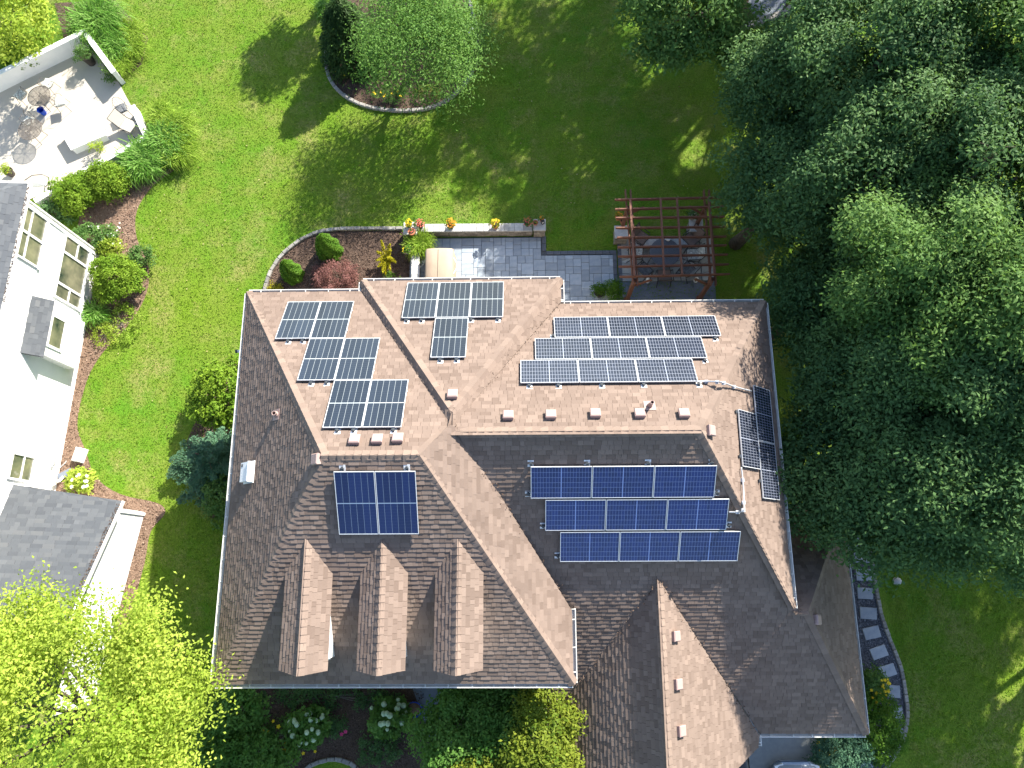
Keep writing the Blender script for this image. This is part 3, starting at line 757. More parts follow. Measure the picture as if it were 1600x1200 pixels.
class Shingles:
    """collects every tab of a roof; the largest in view become objects, the rest one field"""
    def __init__(s, mat, expo=0.143, widths=(.13, .16, .20, .24, .30), thick=(.018, .026)):
        s.mat = mat; s.e = expo; s.w = widths; s.th = thick; s.free = []; s.mb = MB(); s.tm = {}
    def tab(s, w, th, tint):
        k = (w, th, tint)
        if k not in s.tm:
            mb = MB(); s.wedge(mb, Matrix.Identity(4), 0, w, 0, w, th, tint); s.tm[k] = mb.mesh('shingle', s.mat)
        return s.tm[k]
    def wedge(s, mb, Mx, a0, a1, b0, b1, th, tint, fix=None):
        e = s.e+0.012; go = 0.003
        vs = [(a0+go, 0, 0), (a1-go, 0, 0), (b1-go, e, 0), (b0+go, e, 0), (a0+go, 0, th), (a1-go, 0, th), (b1-go, e, .003), (b0+go, e, .003)]
        W_ = [Mx @ Vector(v) for v in vs]
        if fix: W_ = [v+Vector((0, 0, fix(v.x, v.y))) for v in W_]
        mb.add(W_, [(4, 5, 6, 7), (0, 1, 5, 4), (1, 2, 6, 5), (3, 0, 4, 7)], tint)
    def plane(s, poly, normal, down, fix=None, bias=0.0):
        n = normal; d = Vector((*down, 0)); d = (d-n*d.dot(n)).normalized(); v = -d; u = v.cross(n)
        o = min(poly, key=lambda p: p.dot(v)).copy()
        Mx = Matrix((( u.x, v.x, n.x, o.x), (u.y, v.y, n.y, o.y), (u.z, v.z, n.z, o.z), (0, 0, 0, 1)))
        q = [((p-o).dot(u), (p-o).dot(v)) for p in poly]
        vm = max(p[1] for p in q); r = 0
        while r*s.e < vm-0.02:
            v0, v1 = r*s.e+1e-4, min((r+1)*s.e, vm-1e-4)
            A, B = spans(q, v0+.002), spans(q, v1)
            if len(A) != len(B): A = B = spans(q, (v0+v1)/2)
            T = Mx @ Matrix.Translation((0, r*s.e, 0))
            for (a0, a1), (b0, b1) in zip(A, B):
                xe, xs = max(a1, b1), min(a0, b0)
                lo, hi = max(a0, b0), min(a1, b1)
                cur = xs-random.uniform(0, .25)
                big = random.random() < .5
                while cur < xe-0.004:
                    wd = random.choice(s.w); nx = cur+wd
                    th = s.th[1] if big else s.th[0]; tint = min(1, max(0, round((random.random()*0.62+(0.22 if big else 0.10)+bias)*6)/6))
                    if random.random() > .18: big = not big
                    full = cur > lo and nx < hi and (r+1)*s.e < vm
                    if full and not fix: s.free.append((T @ Matrix.Translation((cur, 0, 0)), wd, th, tint))
                    else:
                        f = lambda x, l, h: min(max(x, l), h)
                        aa0, aa1, bb0, bb1 = f(cur, a0, a1), f(nx, a0, a1), f(cur, b0, b1), f(nx, b0, b1)
                        if aa1-aa0 > .008 or bb1-bb0 > .008: s.wedge(s.mb, T, aa0, aa1+.0061, bb0, bb1+.0061, th, tint, fix)
                    cur = nx
            r += 1
    def finish(s, parent, n=300):
        def area(x):
            T, wd, th, t = x; p = [proj(T @ Vector(c)) for c in ((0, 0, th), (wd, 0, th), (wd, s.e, 0), (0, s.e, 0))]
            if not all(0 <= a <= 1600 and 0 <= b <= 1200 for a, b in p): return 0
            return abs(sum(p[i][0]*p[(i+1) % 4][1]-p[(i+1) % 4][0]*p[i][1] for i in range(4)))
        s.free.sort(key=area, reverse=True)
        b = org(parent)
        for T, wd, th, t in s.free[:n]:
            o = bpy.data.objects.new('shingle', s.tab(wd, th, t)); COL.objects.link(o); o.parent = parent
            o.matrix_basis = Matrix.Translation(-b) @ T
        for T, wd, th, t in s.free[n:]: s.wedge(s.mb, T, 0, wd, 0, wd, th, t)
        return s.mb.build('shingle_field', s.mat, parent, kind='stuff')

house = thing('house', 'large house with brown shingle hip roofs, three dormers and solar panels', 'house', (0, 3, 0))
wl = MB()
wl.prism([(-8.75, -2.85), (0.95, -2.85), (0.95, 8.50), (-8.75, 8.50)], 0, 5.8)
wl.prism([(0.90, -1.05), (7.45, -1.05), (7.45, 7.98), (0.90, 7.98)], 0, 5.5)
wl.prism([(-4.97, 8.4), (0.82, 8.4), (0.82, 8.87), (-4.97, 8.87)], 0, 5.82)
wl.prism([(1.10, -4.85), (10.55, -4.85), (10.55, 1.62), (1.10, 1.62)], 0, 2.6)
wl.prism([(1.15, -6.2), (6.65, -6.2), (6.65, -4.8), (1.15, -4.8)], 0, 2.61)
wl.build('wall', M['house_wall'], house)
roof = MB()
def nrm(n):
    a, b, c = PL[n]; return Vector((-b, -c, 1)).normalized()
for n, poly in ROOF.items():
    pts = []
    for (x, y) in poly: pts.append(Vector((x, y, zp(n, x, y)+zfix(n, x, y)-0.012)))
    k = len(pts)
    if n == 'F':
        roof.add(pts, [(0, 1, 4), (1, 3, 4), (1, 2, 3)])
    else: roof.add(pts, [tuple(range(k))])
    # fascia under the eave edges
    for i in range(k):
        a, b = pts[i], pts[(i+1) % k]
        if abs(a.z-b.z) < 0.03 and a.z < 6.2 and (a.z > 5.7 or a.z < 3.1) and (a-b).length > .25 and n not in ('LN',):
            roof.add([a, b, b-Vector((0, 0, .2)), a-Vector((0, 0, .2))], [(0, 1, 2, 3)])
roof_o = roof.build('roof', M['deck'], house)
SH = Shingles(M['shingle'])
for n, poly in ROOF.items():
    SH.plane([Vector((x, y, zp(n, x, y))) for x, y in poly], nrm(n), DOWN[n], (lambda x, y, n=n: zfix(n, x, y)) if n == 'F' else None, 0.0)

# ridge and hip caps: single bent shingles lapped along each line
CAPS = []
def caps(a, b, n1, n2, expo=0.215, half=0.165, lift=0.036):
    """a = low end, b = high end; n1, n2 normals of the planes each side"""
    a, b = Vector(a), Vector(b); d = (b-a); L = d.length; d.normalize()
    s1 = n1.cross(d).normalized(); s2 = n2.cross(d).normalized()
    if s1.z > 0: s1 = -s1
    if s2.z > 0: s2 = -s2
    if s1.z > -0.01: pass
    nn = (n1+n2).normalized()
    ms = []
    for q in range(4):
        mb = MB(); e = expo*1.12; t0, t1 = lift, 0.006
        r0, r1 = nn*(0.02+t0), d*e+nn*(0.02+t1)
        l0, l1 = s1*half+n1*(t0*.75), s1*half+d*e+n1*(t1+.004)
        m0, m1 = s2*half+n2*(t0*.75), s2*half+d*e+n2*(t1+.004)
        z0, zl, zm = nn*0.004, s1*half, s2*half
        mb.add([r0, r1, l0, l1, m0, m1, z0, zl, zm], [(0, 1, 3, 2), (0, 4, 5, 1), (6, 0, 2, 7), (6, 8, 4, 0)], [0.5, 0.72, 0.9, 0.62][q])
        ms.append(mb.mesh('ridge_cap', M['shingle']))
    k = max(1, int(round(L/expo)))
    for i in range(k): CAPS.append((a+d*(L*i/k), random.choice(ms)))
def V3(p): return Vector(p)
nr = {n: nrm(n) for n in PL}
caps((-9.2, 8.93, ZE), R_W, nr['NW'], nr['W']); caps((-9.18, -3.28, ZE), R_W, nr['SW'], nr['W'])
caps(R_W+Vector((-.05, 0, 0)), R_E, nr['NW'], nr['SW']); caps((1.36, -3.27, ZE+.03), R_E, nr['SW'], nr['F'])
caps(PB.lerp(R_E, .12), R_E, nr['NW'], nr['F'])
caps((1.24, 9.28, ZE+.03), PT.lerp(Vector((1.24, 9.28, ZE+.03)), .03), nr['T'], nr['JE']); caps((-5.38, 9.28, ZE+.03), PT.lerp(Vector((-5.38, 9.28, ZE+.03)), .03), nr['T'], nr['JW'])
caps(K_E, K_W, nr['N'], nr['S']); caps((7.88, 8.40, ZE+.03), K_E, nr['N'], nr['E']); caps((7.92, -1.18, ZE-.02), K_E, nr['S'], nr['E'])
caps((10.95, -5.23, 2.90), (8.39, -1.29, 5.72), nr['S'], nr['LE']); caps((10.95, 2.0, 2.90), (8.39, -1.29, 5.72), nr['LN'], nr['LE'])
caps((8.39, -1.29, 5.72), (7.98, -1.29, 5.72), nr['S'], nr['LN']); caps((3.91, -6.4, 6.38), (3.91, -.36, 6.38), nr['GW'], nr['GE'])

# dormers
DORM = [(-5.97, -6.65, -5.36), (-3.92, -4.56, -3.27), (-1.86, -2.49, -1.19)]
dz_r, dz_e, dyf = 8.42, 7.90, -2.66
for k, (cx, xl, xr) in enumerate(DORM):
    mb = MB(); ov = 0.16
    wx0, wx1, yf = xl+ov, xr-ov, dyf+0.22
    yb = (dz_e-PL['SW'][0])/PL['SW'][2]
    poly_y = [(yf, zp('SW', 0, yf)-.05), (yf, dz_e-.02), (yb, dz_e-.02)]
    for X in (wx0, wx1):
        mb.add([(X, y, z) for y, z in poly_y], [(0, 1, 2)])
    mb.add([(wx0, yf, poly_y[0][1]), (wx1, yf, poly_y[0][1]), (wx1, yf, dz_e), (cx, yf, dz_r-.06), (wx0, yf, dz_e)], [(0, 1, 2, 3, 4)])
    dm = mb.build('dormer', M['siding'], house, base=(cx, -1.0, 7.5))
    mb = MB(); mb.box(((wx0+wx1)/2, yf-.02, 7.25), 0.62, 0.04, 0.8); mb.build('dormer_window', M['glass'], dm)
    mb = MB()
    for dx_ in (-.36, .36): mb.box((cx+dx_, yf-.025, 7.25), .09, .06, .96)
    for dz_ in (-.44, .44): mb.box((cx, yf-.027, 7.25+dz_), .63, .06, .08)
    mb.build('window_trim', M['white'], dm)
    sl_l, sl_r = (dz_r-dz_e)/(cx-xl), (dz_r-dz_e)/(xr-cx)
    yr = (dz_r-PL['SW'][0])/PL['SW'][2]
    mb = MB()
    for (x, n_) in ((xl, 'l'), (xr, 'r')):
        ye = (dz_e-PL['SW'][0])/PL['SW'][2]
        q = [Vector((x, dyf+.0, dz_e)), Vector((cx, dyf-.07, dz_r)), Vector((cx, yr+.05, dz_r)), Vector((x, ye+.05, dz_e))]
        nn = (q[1]-q[0]).cross(q[3]-q[0]).normalized()
        if nn.z < 0: nn = -nn
        mb.add([p-nn*.012 for p in q]+[p-nn*.11 for p in q], [(0, 1, 2, 3), (4, 5, 6, 7), (0, 1, 5, 4), (0, 3, 7, 4)])
        SH.plane(q, nn, (-1, 0) if n_ == 'l' else (1, 0))
        if n_ == 'l': nl_ = nn
        else: nr_ = nn
    mb.build('dormer_roof', M['deck'], dm)
    caps((cx, dyf-.06, dz_r), (cx, yr, dz_r), nl_, nr_, 0.2, 0.15)
SH.finish(roof_o)
hb = org(house)
for p, me in CAPS[:300]:
    o = bpy.data.objects.new('ridge_cap', me); COL.objects.link(o); o.parent = roof_o; o.location = p-org(roof_o)
mb = MB()
for p, me in CAPS[300:]:
    tv = me.attributes['tint'].data[0].value
    mb.add([p+Vector(v.co) for v in me.vertices], [tuple(f.vertices) for f in me.polygons], tv)
if mb.v: mb.build('ridge_cap_run', M['shingle'], roof_o, kind='stuff')

# valley linings (dark open strip where planes meet)
# gutters with hangers
def gutter(pts, out_dirs, ends=True, bright=None):
    """pts along the eave; out_dirs outward unit vectors per segment"""
    for (a, b), od in zip(zip(pts, pts[1:]), out_dirs):
        a, b, od = Vector(a), Vector(b), Vector(od)
        d = (b-a).normalized(); L = (b-a).length; c = (a+b)/2
        gt = MB(); W_ = 0.14; hz = Vector((0, 0, 1))
        gt.obox(c+od*W_, d*(L/2+.02), od*0.011, hz*0.055)
        gt.obox(c+od*(W_-.012), d*(L/2+.02), od*0.026, hz*0.006+Vector((0, 0, 0)))
        gt.obox(c+od*0.002, d*(L/2), od*0.008, hz*0.05)
        gt.obox(c+od*(W_/2)-hz*.05, d*(L/2), od*(W_/2-.012), hz*0.006)
        for e in (a, b): gt.obox(e+od*W_/2, d*.006, od*W_/2, hz*.05)
        go = gt.build('gutter', M['gutter'], house)
        n = max(2, int(L/0.62))
        hm = MB(); hm.obox((0, 0, 0), d*.014, od*(W_/2), hz*.006); me = hm.mesh('gutter_hanger', M['gutter'])
        for i in range(n):
            p = a+d*(L*(i+.5)/n+random.uniform(-.07, .07))+od*W_/2+hz*.048
            o = bpy.data.objects.new('gutter_hanger', me); COL.objects.link(o); o.parent = go; o.location = p-org(go)
zg = ZE-.07
N_, S_, E_, W__ = (0, 1, 0), (0, -1, 0), (1, 0, 0), (-1, 0, 0)
gi = 0.09
gutter([(-9.23+gi, -3.3+gi, zg), (-9.23+gi, 8.97-gi, zg), (-5.43, 8.97-gi, zg)], [W__, N_])
gutter([(-5.43+gi, 8.97-gi, zg), (-5.43+gi, 9.33-gi, zg), (1.28-gi, 9.33-gi, zg), (1.28-gi, 8.45-gi, zg), (7.93-gi, 8.45-gi, zg), (7.95-gi, -1.18, zg)], [W__, N_, E_, N_, E_])
gutter([(-9.2+gi, -3.32+gi, zg), (1.4-gi, -3.32+gi, zg), (1.4-gi, -1.2, zg)], [S_, E_])
zg2 = 2.84-.07
gutter([(11-gi, 2.0, zg2), (11-gi, -5.3+gi, zg2), (7.52, -5.3+gi, zg2)], [E_, S_])
gutter([(7.5-gi, -5.3, zg2), (7.5-gi, -5.6, zg2)], [E_])
gutter([(7.7, 2.06-gi, zg2), (11-gi, 2.06-gi, zg2)], [N_])

# roof vents
def plane_frame(n):
    nn = nrm(n); d = Vector((*DOWN[n], 0)); d = (d-nn*d.dot(nn)).normalized(); v = -d; return v.cross(nn), v, nn
def roof_vent(n, x, y):
    p = onp(PL[n], x, y, 0.10); u, v, nn = plane_frame(n)
    p = onp(PL[n], x, y, 0.10)-nn*.07
    mb = MB()
    # hood: low box with sloped sides
    vs = []
    for (h, s1, s2) in ((.0, .13, .135), (.12, .15, .15), (.15, .125, .125)):
        for (i, j) in ((-1, -1), (1, -1), (1, 1), (-1, 1)): vs.append(p+nn*h+u*i*s1+v*j*s2)
    fs = [(8, 9, 10, 11)]
    for k in (0, 4):
        for i in range(4): fs.append((k+i, k+(i+1) % 4, k+4+(i+1) % 4, k+4+i))
    mb.add(vs, fs, .6)
    mb.build('roof_vent', M['vent'], house)
for n, x, y in [('NW', 554, 687), ('NW', 589.5, 686), ('NW', 621.5, 684.5), ('T', 707, 616), ('N', 794, 649), ('N', 860.5, 648), ('N', 930, 646), ('N', 999.5, 646), ('N', 1068.5, 646), ('E', 1110.5, 673), ('W', 494, 717.5), ('GE', 1056, 994), ('GE', 1059.5, 1069), ('GE', 1064.5, 1142), ('LE', 1277, 968)]:
    roof_vent(n, x, y)
# vent stacks
def stack(n, x, y, r, h):
    nn = nrm(n); p = onp(PL[n], x, y, 0.02); u, v, _ = plane_frame(n); mb = MB()
    mb.obox(p+nn*.01, u*.16, v*.18, nn*.004)
    mb.lathe([(r*1.5, -.05), (r*1.35, .10), (r, .13), (r, h), (r*.78, h), (r*.78, h-.12)], p, 14)
    o = mb.build('vent_pipe', M['vent'], house)
    mb = MB(); mb.lathe([(r*.77, h-.115), (r*.3, h-.11)], p, 12); mb.build('pipe_mouth', M['clamp'], o)
stack('N', 1015, 634, 0.055, 0.46); stack('W', 432, 648, 0.065, 0.24)
# powered attic fan box on the left slope
u, v, nn = plane_frame('W'); p = onp(PL['W'], 388, 738, .1)
fb = MB(); fb.obox(p-nn*.03, u*.33, v*.30, nn*.012); fb.obox(p+nn*.06, u*.29, v*.235, nn*.075); fb.obox(p+nn*.075+v*.25, u*.30, v*.028, nn*.09)
fo = fb.build('attic_fan_box', M['white'], house)
fb = MB(); fb.obox(p+nn*.137-u*.20-v*.15, u*.045, v*.045, nn*.003); fb.build('louvre', M['clamp'], fo)
# short flue under the left eave
q = at(376, 549, 5.5); fb = MB(); fb.tube([q+Vector((.35, 0, .05)), q+Vector((0.02, 0, 0)), q+Vector((-.12, 0, .0))], .05, 10); fo = fb.build('side_flue', M['gutter'], house)
fb = MB(); fb.tube([q+Vector((-.10, 0, 0)), q+Vector((-.17, 0, 0.005))], .058, 10); fb.build('flue_cap', M['clamp'], fo)
# ================================================================== SOLAR PANELS
def uv_rect(me, fi, uvs):
    lay = me.uv_layers.new(name='UVMap'); p = me.polygons[fi]
    for li, uv in zip(p.loop_indices, uvs): lay.data[li].uv = uv
def panel_meshes(lx, ly, mat):
    """frame and laminate centred on the origin, lx along x, ly along y"""
    f = MB(); fw, ft = 0.014, 0.036
    f.box((0, ly/2-fw/2, 0), lx, fw, ft); f.box((0, -ly/2+fw/2, 0), lx, fw, ft)
    f.box((lx/2-fw/2, 0, 0), fw, ly-2*fw-.002, ft); f.box((-lx/2+fw/2, 0, 0), fw, ly-2*fw-.002, ft)
    fm = f.mesh('frame', M['alu'])
    g_ = MB(); a, b = lx/2-fw-.001, ly/2-fw-.001
    g_.add([(-a, -b, .012), (a, -b, .012), (a, b, .012), (-a, b, .012), (-a, -b, .004), (a, -b, .004), (a, b, .004), (-a, b, .004)], [(0, 1, 2, 3), (7, 6, 5, 4)])
    gm = g_.mesh('laminate', mat); lay = gm.uv_layers.new(name='UVMap')
    for fi in range(2):
        for li, uv in zip(gm.polygons[fi].loop_indices, ((0, 0), (1, 0), (1, 1), (0, 1))): lay.data[li].uv = uv
    return fm, gm
def mount_mesh():
    mb = MB(); mb.box((0, 0, -.085), .17, .20, .006, mi=0)
    mb.box((0, .01, -.05), .05, .09, .07, mi=1); mb.tube([(-.055, .02, -.022), (.055, .02, -.022)], .019, 8, mi=1); mb.box((.03, -.03, -.04), .03, .05, .05, mi=1)
    return mb.mesh('roof_mount', [M['flash'], M['clamp']])
MOUNT = mount_mesh()
PM = {}
def array(n, corners, cols, kind, labels, group, mounts=(), gap=0.02, slope_long=False):
    """corners: the four photo corners of a row of panels (as seen, TL TR BL BR)"""
    C = [onp(PL[n], x, y, 0.12) for x, y in corners]; c = sum(C, Vector())/4
    u, v, nn = plane_frame(n)
    us = [(p-c).dot(u) for p in C]; vs = [(p-c).dot(v) for p in C]
    k = sorted(us); W_ = (k[2]+k[3]-k[0]-k[1])/2; k = sorted(vs); Hh = (k[2]+k[3]-k[0]-k[1])/2
    # panels are set side by side along the eave
    pw = (W_-gap*(cols-1))/cols
    key = (kind, round(pw, 2), round(Hh, 2))
    rot = kind == 'grid' and pw < Hh
    out = []
    sgn = -1 if u.x < -.5 else 1
    for i in range(cols):
        off = (-W_/2+pw/2+i*(pw+gap))*sgn
        p = c+u*off
        lx, ly = (pw, Hh)
        if n in ('S', 'SW'): key = key + ('blue',)  # front slopes use the copies with painted sky reflection
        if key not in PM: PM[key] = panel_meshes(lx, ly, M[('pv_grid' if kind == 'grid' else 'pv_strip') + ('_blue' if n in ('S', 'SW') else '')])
        fm, gm = PM[key]
        t = thing('solar_panel', labels[i], 'solar panel', (0, 0, 0), group)
        t.matrix_world = Matrix(((u.x, v.x, nn.x, p.x), (u.y, v.y, nn.y, p.y), (u.z, v.z, nn.z, p.z), (0, 0, 0, 1)))
        for nm, me in (('frame', fm), ('laminate', gm)):
            o = bpy.data.objects.new(nm, me); COL.objects.link(o); o.parent = t
        for (ci, fx, fy) in mounts:
            if ci == i:
                o = bpy.data.objects.new('roof_mount', MOUNT); COL.objects.link(o); o.parent = t
                o.location = (fx*sgn*lx, fy, 0)
                o.location.y = fy*ly/2+(.055 if fy > 0 else -.055) if abs(fy) > .5 else fy*ly
        r_ = MB()
        for q in (-.27, .27): r_.box((0, q*ly, -.045), lx*1.02, .04, .04)
        me = PM.setdefault(('rail', key), r_.mesh('rail', M['clamp'] if n in ('S', 'SW') else M['alu']))
        o = bpy.data.objects.new('rail', me); COL.objects.link(o); o.parent = t
        out.append(t)
    return out
LCR = ('left', 'middle', 'right')
def lab(s): return [s.replace('*', q) for q in LCR]
GS, GN = 'blue panels on the shaded front slope of the right block', 'gridded panels on the sunny rear slope of the right block'
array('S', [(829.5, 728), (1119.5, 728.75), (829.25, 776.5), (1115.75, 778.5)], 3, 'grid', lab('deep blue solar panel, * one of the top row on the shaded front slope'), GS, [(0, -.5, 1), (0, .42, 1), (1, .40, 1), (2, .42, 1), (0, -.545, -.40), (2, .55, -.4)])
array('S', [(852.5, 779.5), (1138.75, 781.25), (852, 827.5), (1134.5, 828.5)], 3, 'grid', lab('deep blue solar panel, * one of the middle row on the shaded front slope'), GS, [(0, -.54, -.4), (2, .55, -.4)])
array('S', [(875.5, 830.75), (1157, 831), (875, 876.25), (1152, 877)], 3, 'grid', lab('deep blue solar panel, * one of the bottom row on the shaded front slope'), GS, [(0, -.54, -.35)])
array('N', [(865.5, 497), (1117.5, 493), (866.6, 527.4), (1125.4, 525.1)], 3, 'grid', lab('white gridded solar panel, * one of the row nearest the rear gutter'), GN, [(0, -.53, .35), (2, .40, 1)])
array('N', [(836.25, 529.6), (1096.1, 526.3), (836.25, 561.1), (1104, 560)], 3, 'grid', lab('white gridded solar panel, * one of the middle row on the sunny rear slope'), GN, [(2, .47, 1)])
array('N', [(813.8, 563.4), (1081.5, 561.1), (813.1, 598.7), (1090, 596)], 3, 'grid', lab('white gridded solar panel, * one of the row nearest the ridge vents'), GN, [(0, -.35, 1), (0, .15, 1), (1, -.12, 1), (2, -.42, 1), (2, .52, 1)])
GT = 'strip celled panels in a T shape on the centre gable slope'
array('T', [(637.5, 441.6), (787.9, 441.6), (627.6, 496.3), (785.1, 495.9)], 3, 'strip', lab('strip celled solar panel, * one along the gutter in the T shaped group'), GT, [(0, -.35, 1), (0, .1, 1), (2, -.45, 1), (2, .35, 1)])
array('T', [(681.25, 497.5), (732.5, 497.5), (671.75, 557.5), (726.75, 559.5)], 1, 'strip', ['single strip celled solar panel forming the stem of the T shaped group'], GT, [(0, -.22, 1), (0, .25, 1)])
GW_ = 'strip celled panels stepping down the left rear slope'
LR = ('left', 'right')
for q, (cs, nm) in enumerate([([(450.25, 472.25), (553.75, 471), (429.6, 529.6), (538.4, 528.1)], 'pair nearest the rear gutter'), ([(484, 530), (594, 528), (463.75, 595.25), (581, 592.8)], 'middle pair of the stepped group'), ([(522.8, 595.6), (638.5, 592.8), (503.25, 669.3), (627, 666.6)], 'pair above the three roof vents')]):
    array('NW', cs, 2, 'strip', ['strip celled solar panel, %s one of the %s' % (s_, nm) for s_ in LR], GW_, [(0, -.12, 1), (0, .3, 1)] + ([(1, .3, 1)] if q == 2 else []))
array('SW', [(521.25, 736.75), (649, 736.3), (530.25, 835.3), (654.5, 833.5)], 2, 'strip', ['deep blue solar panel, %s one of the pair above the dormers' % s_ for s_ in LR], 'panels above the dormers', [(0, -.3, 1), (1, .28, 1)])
GE_ = 'upright panels on the right hand slope'
array('E', [(1152.6, 640.4), (1180.4, 645.6), (1161, 730), (1188, 732.4)], 1, 'grid', ['gridded solar panel standing alone on the ridge side of the right slope group'], GE_, [(0, -.33, 1), (0, .45, 1)])
array('E', [(1176.4, 602.4), (1201.6, 609), (1193, 779), (1218.4, 781)], 2, 'grid', ['gridded solar panel by the right gutter, near end of the pair', 'gridded solar panel by the right gutter, far end of the pair'], GE_, [(1, -.1, 1), (0, -.2, 1)])
# conduits between the arrays
def conduit(label, pts, r=.024):
    t = thing('conduit', label, 'conduit pipe', pts[0])
    mb = MB(); mb.tube(smooth(pts, 5), r, 8); mb.build('pipe', M['conduit'], t, smooth=True)
    mb = MB()
    for i in range(1, len(pts)-1, 1): mb.box(Vector(pts[i])-Vector((0, 0, .05)), .10, .10, .07)
    mb.build('strut_block', M['conduit'], t)
off = .12
conduit('grey metal conduit running from the rear array over the hip to the right slope', [onp(PL['N'], 1088, 596, off), onp(PL['N'], 1104, 596, off), onp(PL['N'], 1121, 596.5, off+.12), onp(PL['E'], 1131, 598, off+.10), onp(PL['E'], 1147, 604, off), onp(PL['E'], 1174, 611, off)])
conduit('pale bent conduit dropping from the right slope to the blue panels', [onp(PL['E'], 1158, 730, off), onp(PL['E'], 1160.5, 750, off), onp(PL['E'], 1162.5, 785, off+.05), onp(PL['E'], 1162, 797, off+.12), onp(PL['S'], 1153, 800, off+.12), onp(PL['S'], 1139, 800, off)])

# ================================================================== NEIGHBOUR'S HOUSE
A = at(155, 400); B = at(87, 768); wd = (B-A).normalized(); wo_ = Vector((-wd.y, wd.x, 0))   # wo_: outward (east)
if wo_.x < 0: wo_ = -wo_
def onwall(px_, py_, off=0.0):
    """(distance along the wall, height) of a photo point that lies on the wall"""
    d = Vector(ray(px_, py_)); p0 = Vector((0, 0, H)); q = A+wo_*off
    k = (q-p0).dot(wo_)/d.dot(wo_); p = p0+d*k
    return (p-A).dot(wd), p.z
def wp(s, z, off=0.0): return A+wd*s+wo_*off+Vector((0, 0, z))
nh = thing('neighbour_house', 'white lap sided house with grey shingle roof at the left edge', 'house', A)
LW = (B-A).length+3.6; HE = 5.35
def lap_wall(parent, a, dvec, ovec, length, z0, z1, e=0.125, name='siding'):
    mb = MB(); z = z0
    while z < z1:
        zz = min(z+e, z1)
        p = [a+Vector((0, 0, z))+ovec*.022, a+dvec*length+Vector((0, 0, z))+ovec*.022, a+dvec*length+Vector((0, 0, zz))+ovec*.004, a+Vector((0, 0, zz))+ovec*.004, a+Vector((0, 0, z)), a+dvec*length+Vector((0, 0, z))]
        mb.add(p, [(0, 1, 2, 3), (4, 5, 1, 0)], .5); z = zz
    return mb.build(name, M['siding'], parent)
lap_wall(nh, A, wd, wo_, LW, 0.25, HE)
mb = MB(); DW = 9.0
back = -wo_*DW
mb.prism([tuple((A)[:2]), tuple((A+wd*LW)[:2]), tuple((A+wd*LW+back)[:2]), tuple((A+back)[:2])], 0, HE-.02); mb.build('wall', M['siding'], nh)
lap_wall(nh, A-wd*0.001, -wo_, -wd, DW, .25, HE)
mb = MB(); mb.obox(A+wo_*.02+wd*.05+Vector((0, 0, HE/2)), wd*.06, wo_*.035, Vector((0, 0, HE/2))); mb.obox(A-wd*.02-wo_*.07+Vector((0, 0, HE/2-.01)), -wo_*.06, wd*.035, Vector((0, 0, HE/2))); mb.build('corner_board', M['white'], nh)
mb = MB(); mb.tube([A-wd*.10+wo_*.03+Vector((0, 0, z)) for z in (0.1, 2, 4, HE-.1)], .05, 8); mb.build('downpipe', M['gutter'], nh)
def window(parent, s0, s1, z0, z1, divs=(), sash=(), off=0.0, base=None):
    """framed window on the neighbour's wall; divs = mullions along it, sash = cross rails"""
    if s0 > s1: s0, s1 = s1, s0
    up = Vector((0, 0, 1)); f = MB(); t = .07
    def bar(sa, sb, za, zb, d=.05): f.obox(wp((sa+sb)/2, (za+zb)/2, off+.03), wd*(sb-sa)/2, wo_*d, up*(zb-za)/2)
    bar(s0-t, s1+t, z1, z1+t*1.2); bar(s0-t-.03, s1+t+.03, z0-t*1.2, z0, .075); bar(s0-t, s0, z0, z1); bar(s1, s1+t, z0, z1)
    for d_ in divs: bar(d_-.045, d_+.045, z0, z1, .045)
    for (a, b, z) in sash: bar(a, b, z-.03, z+.03, .035)
    w_ = f.build('window', M['white'], parent)
    e = [s0]+sorted(divs)+[s1]
    for a, b in zip(e, e[1:]):
        zs = [z0]+[z for (p, q, z) in sash if p >= a-.1 and q <= b+.1]+[z1]
        for za, zb in zip(zs, zs[1:]):
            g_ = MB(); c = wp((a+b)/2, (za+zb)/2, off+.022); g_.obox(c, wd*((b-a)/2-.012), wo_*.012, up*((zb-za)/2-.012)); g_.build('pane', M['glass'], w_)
    return w_
# lower triple window, upper double window
s0, zt = onwall(103, 371); s3, zb_ = onwall(121, 483)
_, zb0 = onwall(146, 401)
z0, z1 = 0.75, 2.32
sA, _ = onwall(125, 385); sD, _ = onwall(103, 472); s1_, _ = onwall(117, 406); s2_, _ = onwall(107, 452)
window(nh, sA, sD, z0, z1, (s1_, s2_), ((sA, s1_, 1.5), (s2_, sD, 1.5)))
uA, _ = onwall(50, 330); uD, _ = onwall(33, 402)
um, _ = onwall(42, 365)
zU0 = onwall(72, 350)[1]; zU1 = onwall(27, 312)[1]
window(nh, uA, uD, min(zU0, zU1)+.05, min(max(zU0, zU1), 4.9), (um,), ((uA, um, (zU0+zU1)/2), (um, uD, (zU0+zU1)/2)))
q0, _ = onwall(27, 722); q1, _ = onwall(40, 746)
window(nh, q0-.25, q1+.1, onwall(48, 735)[1], onwall(18, 730)[1]+.1, (), ((q0-.25, q1+.1, onwall(33, 733)[1]),))
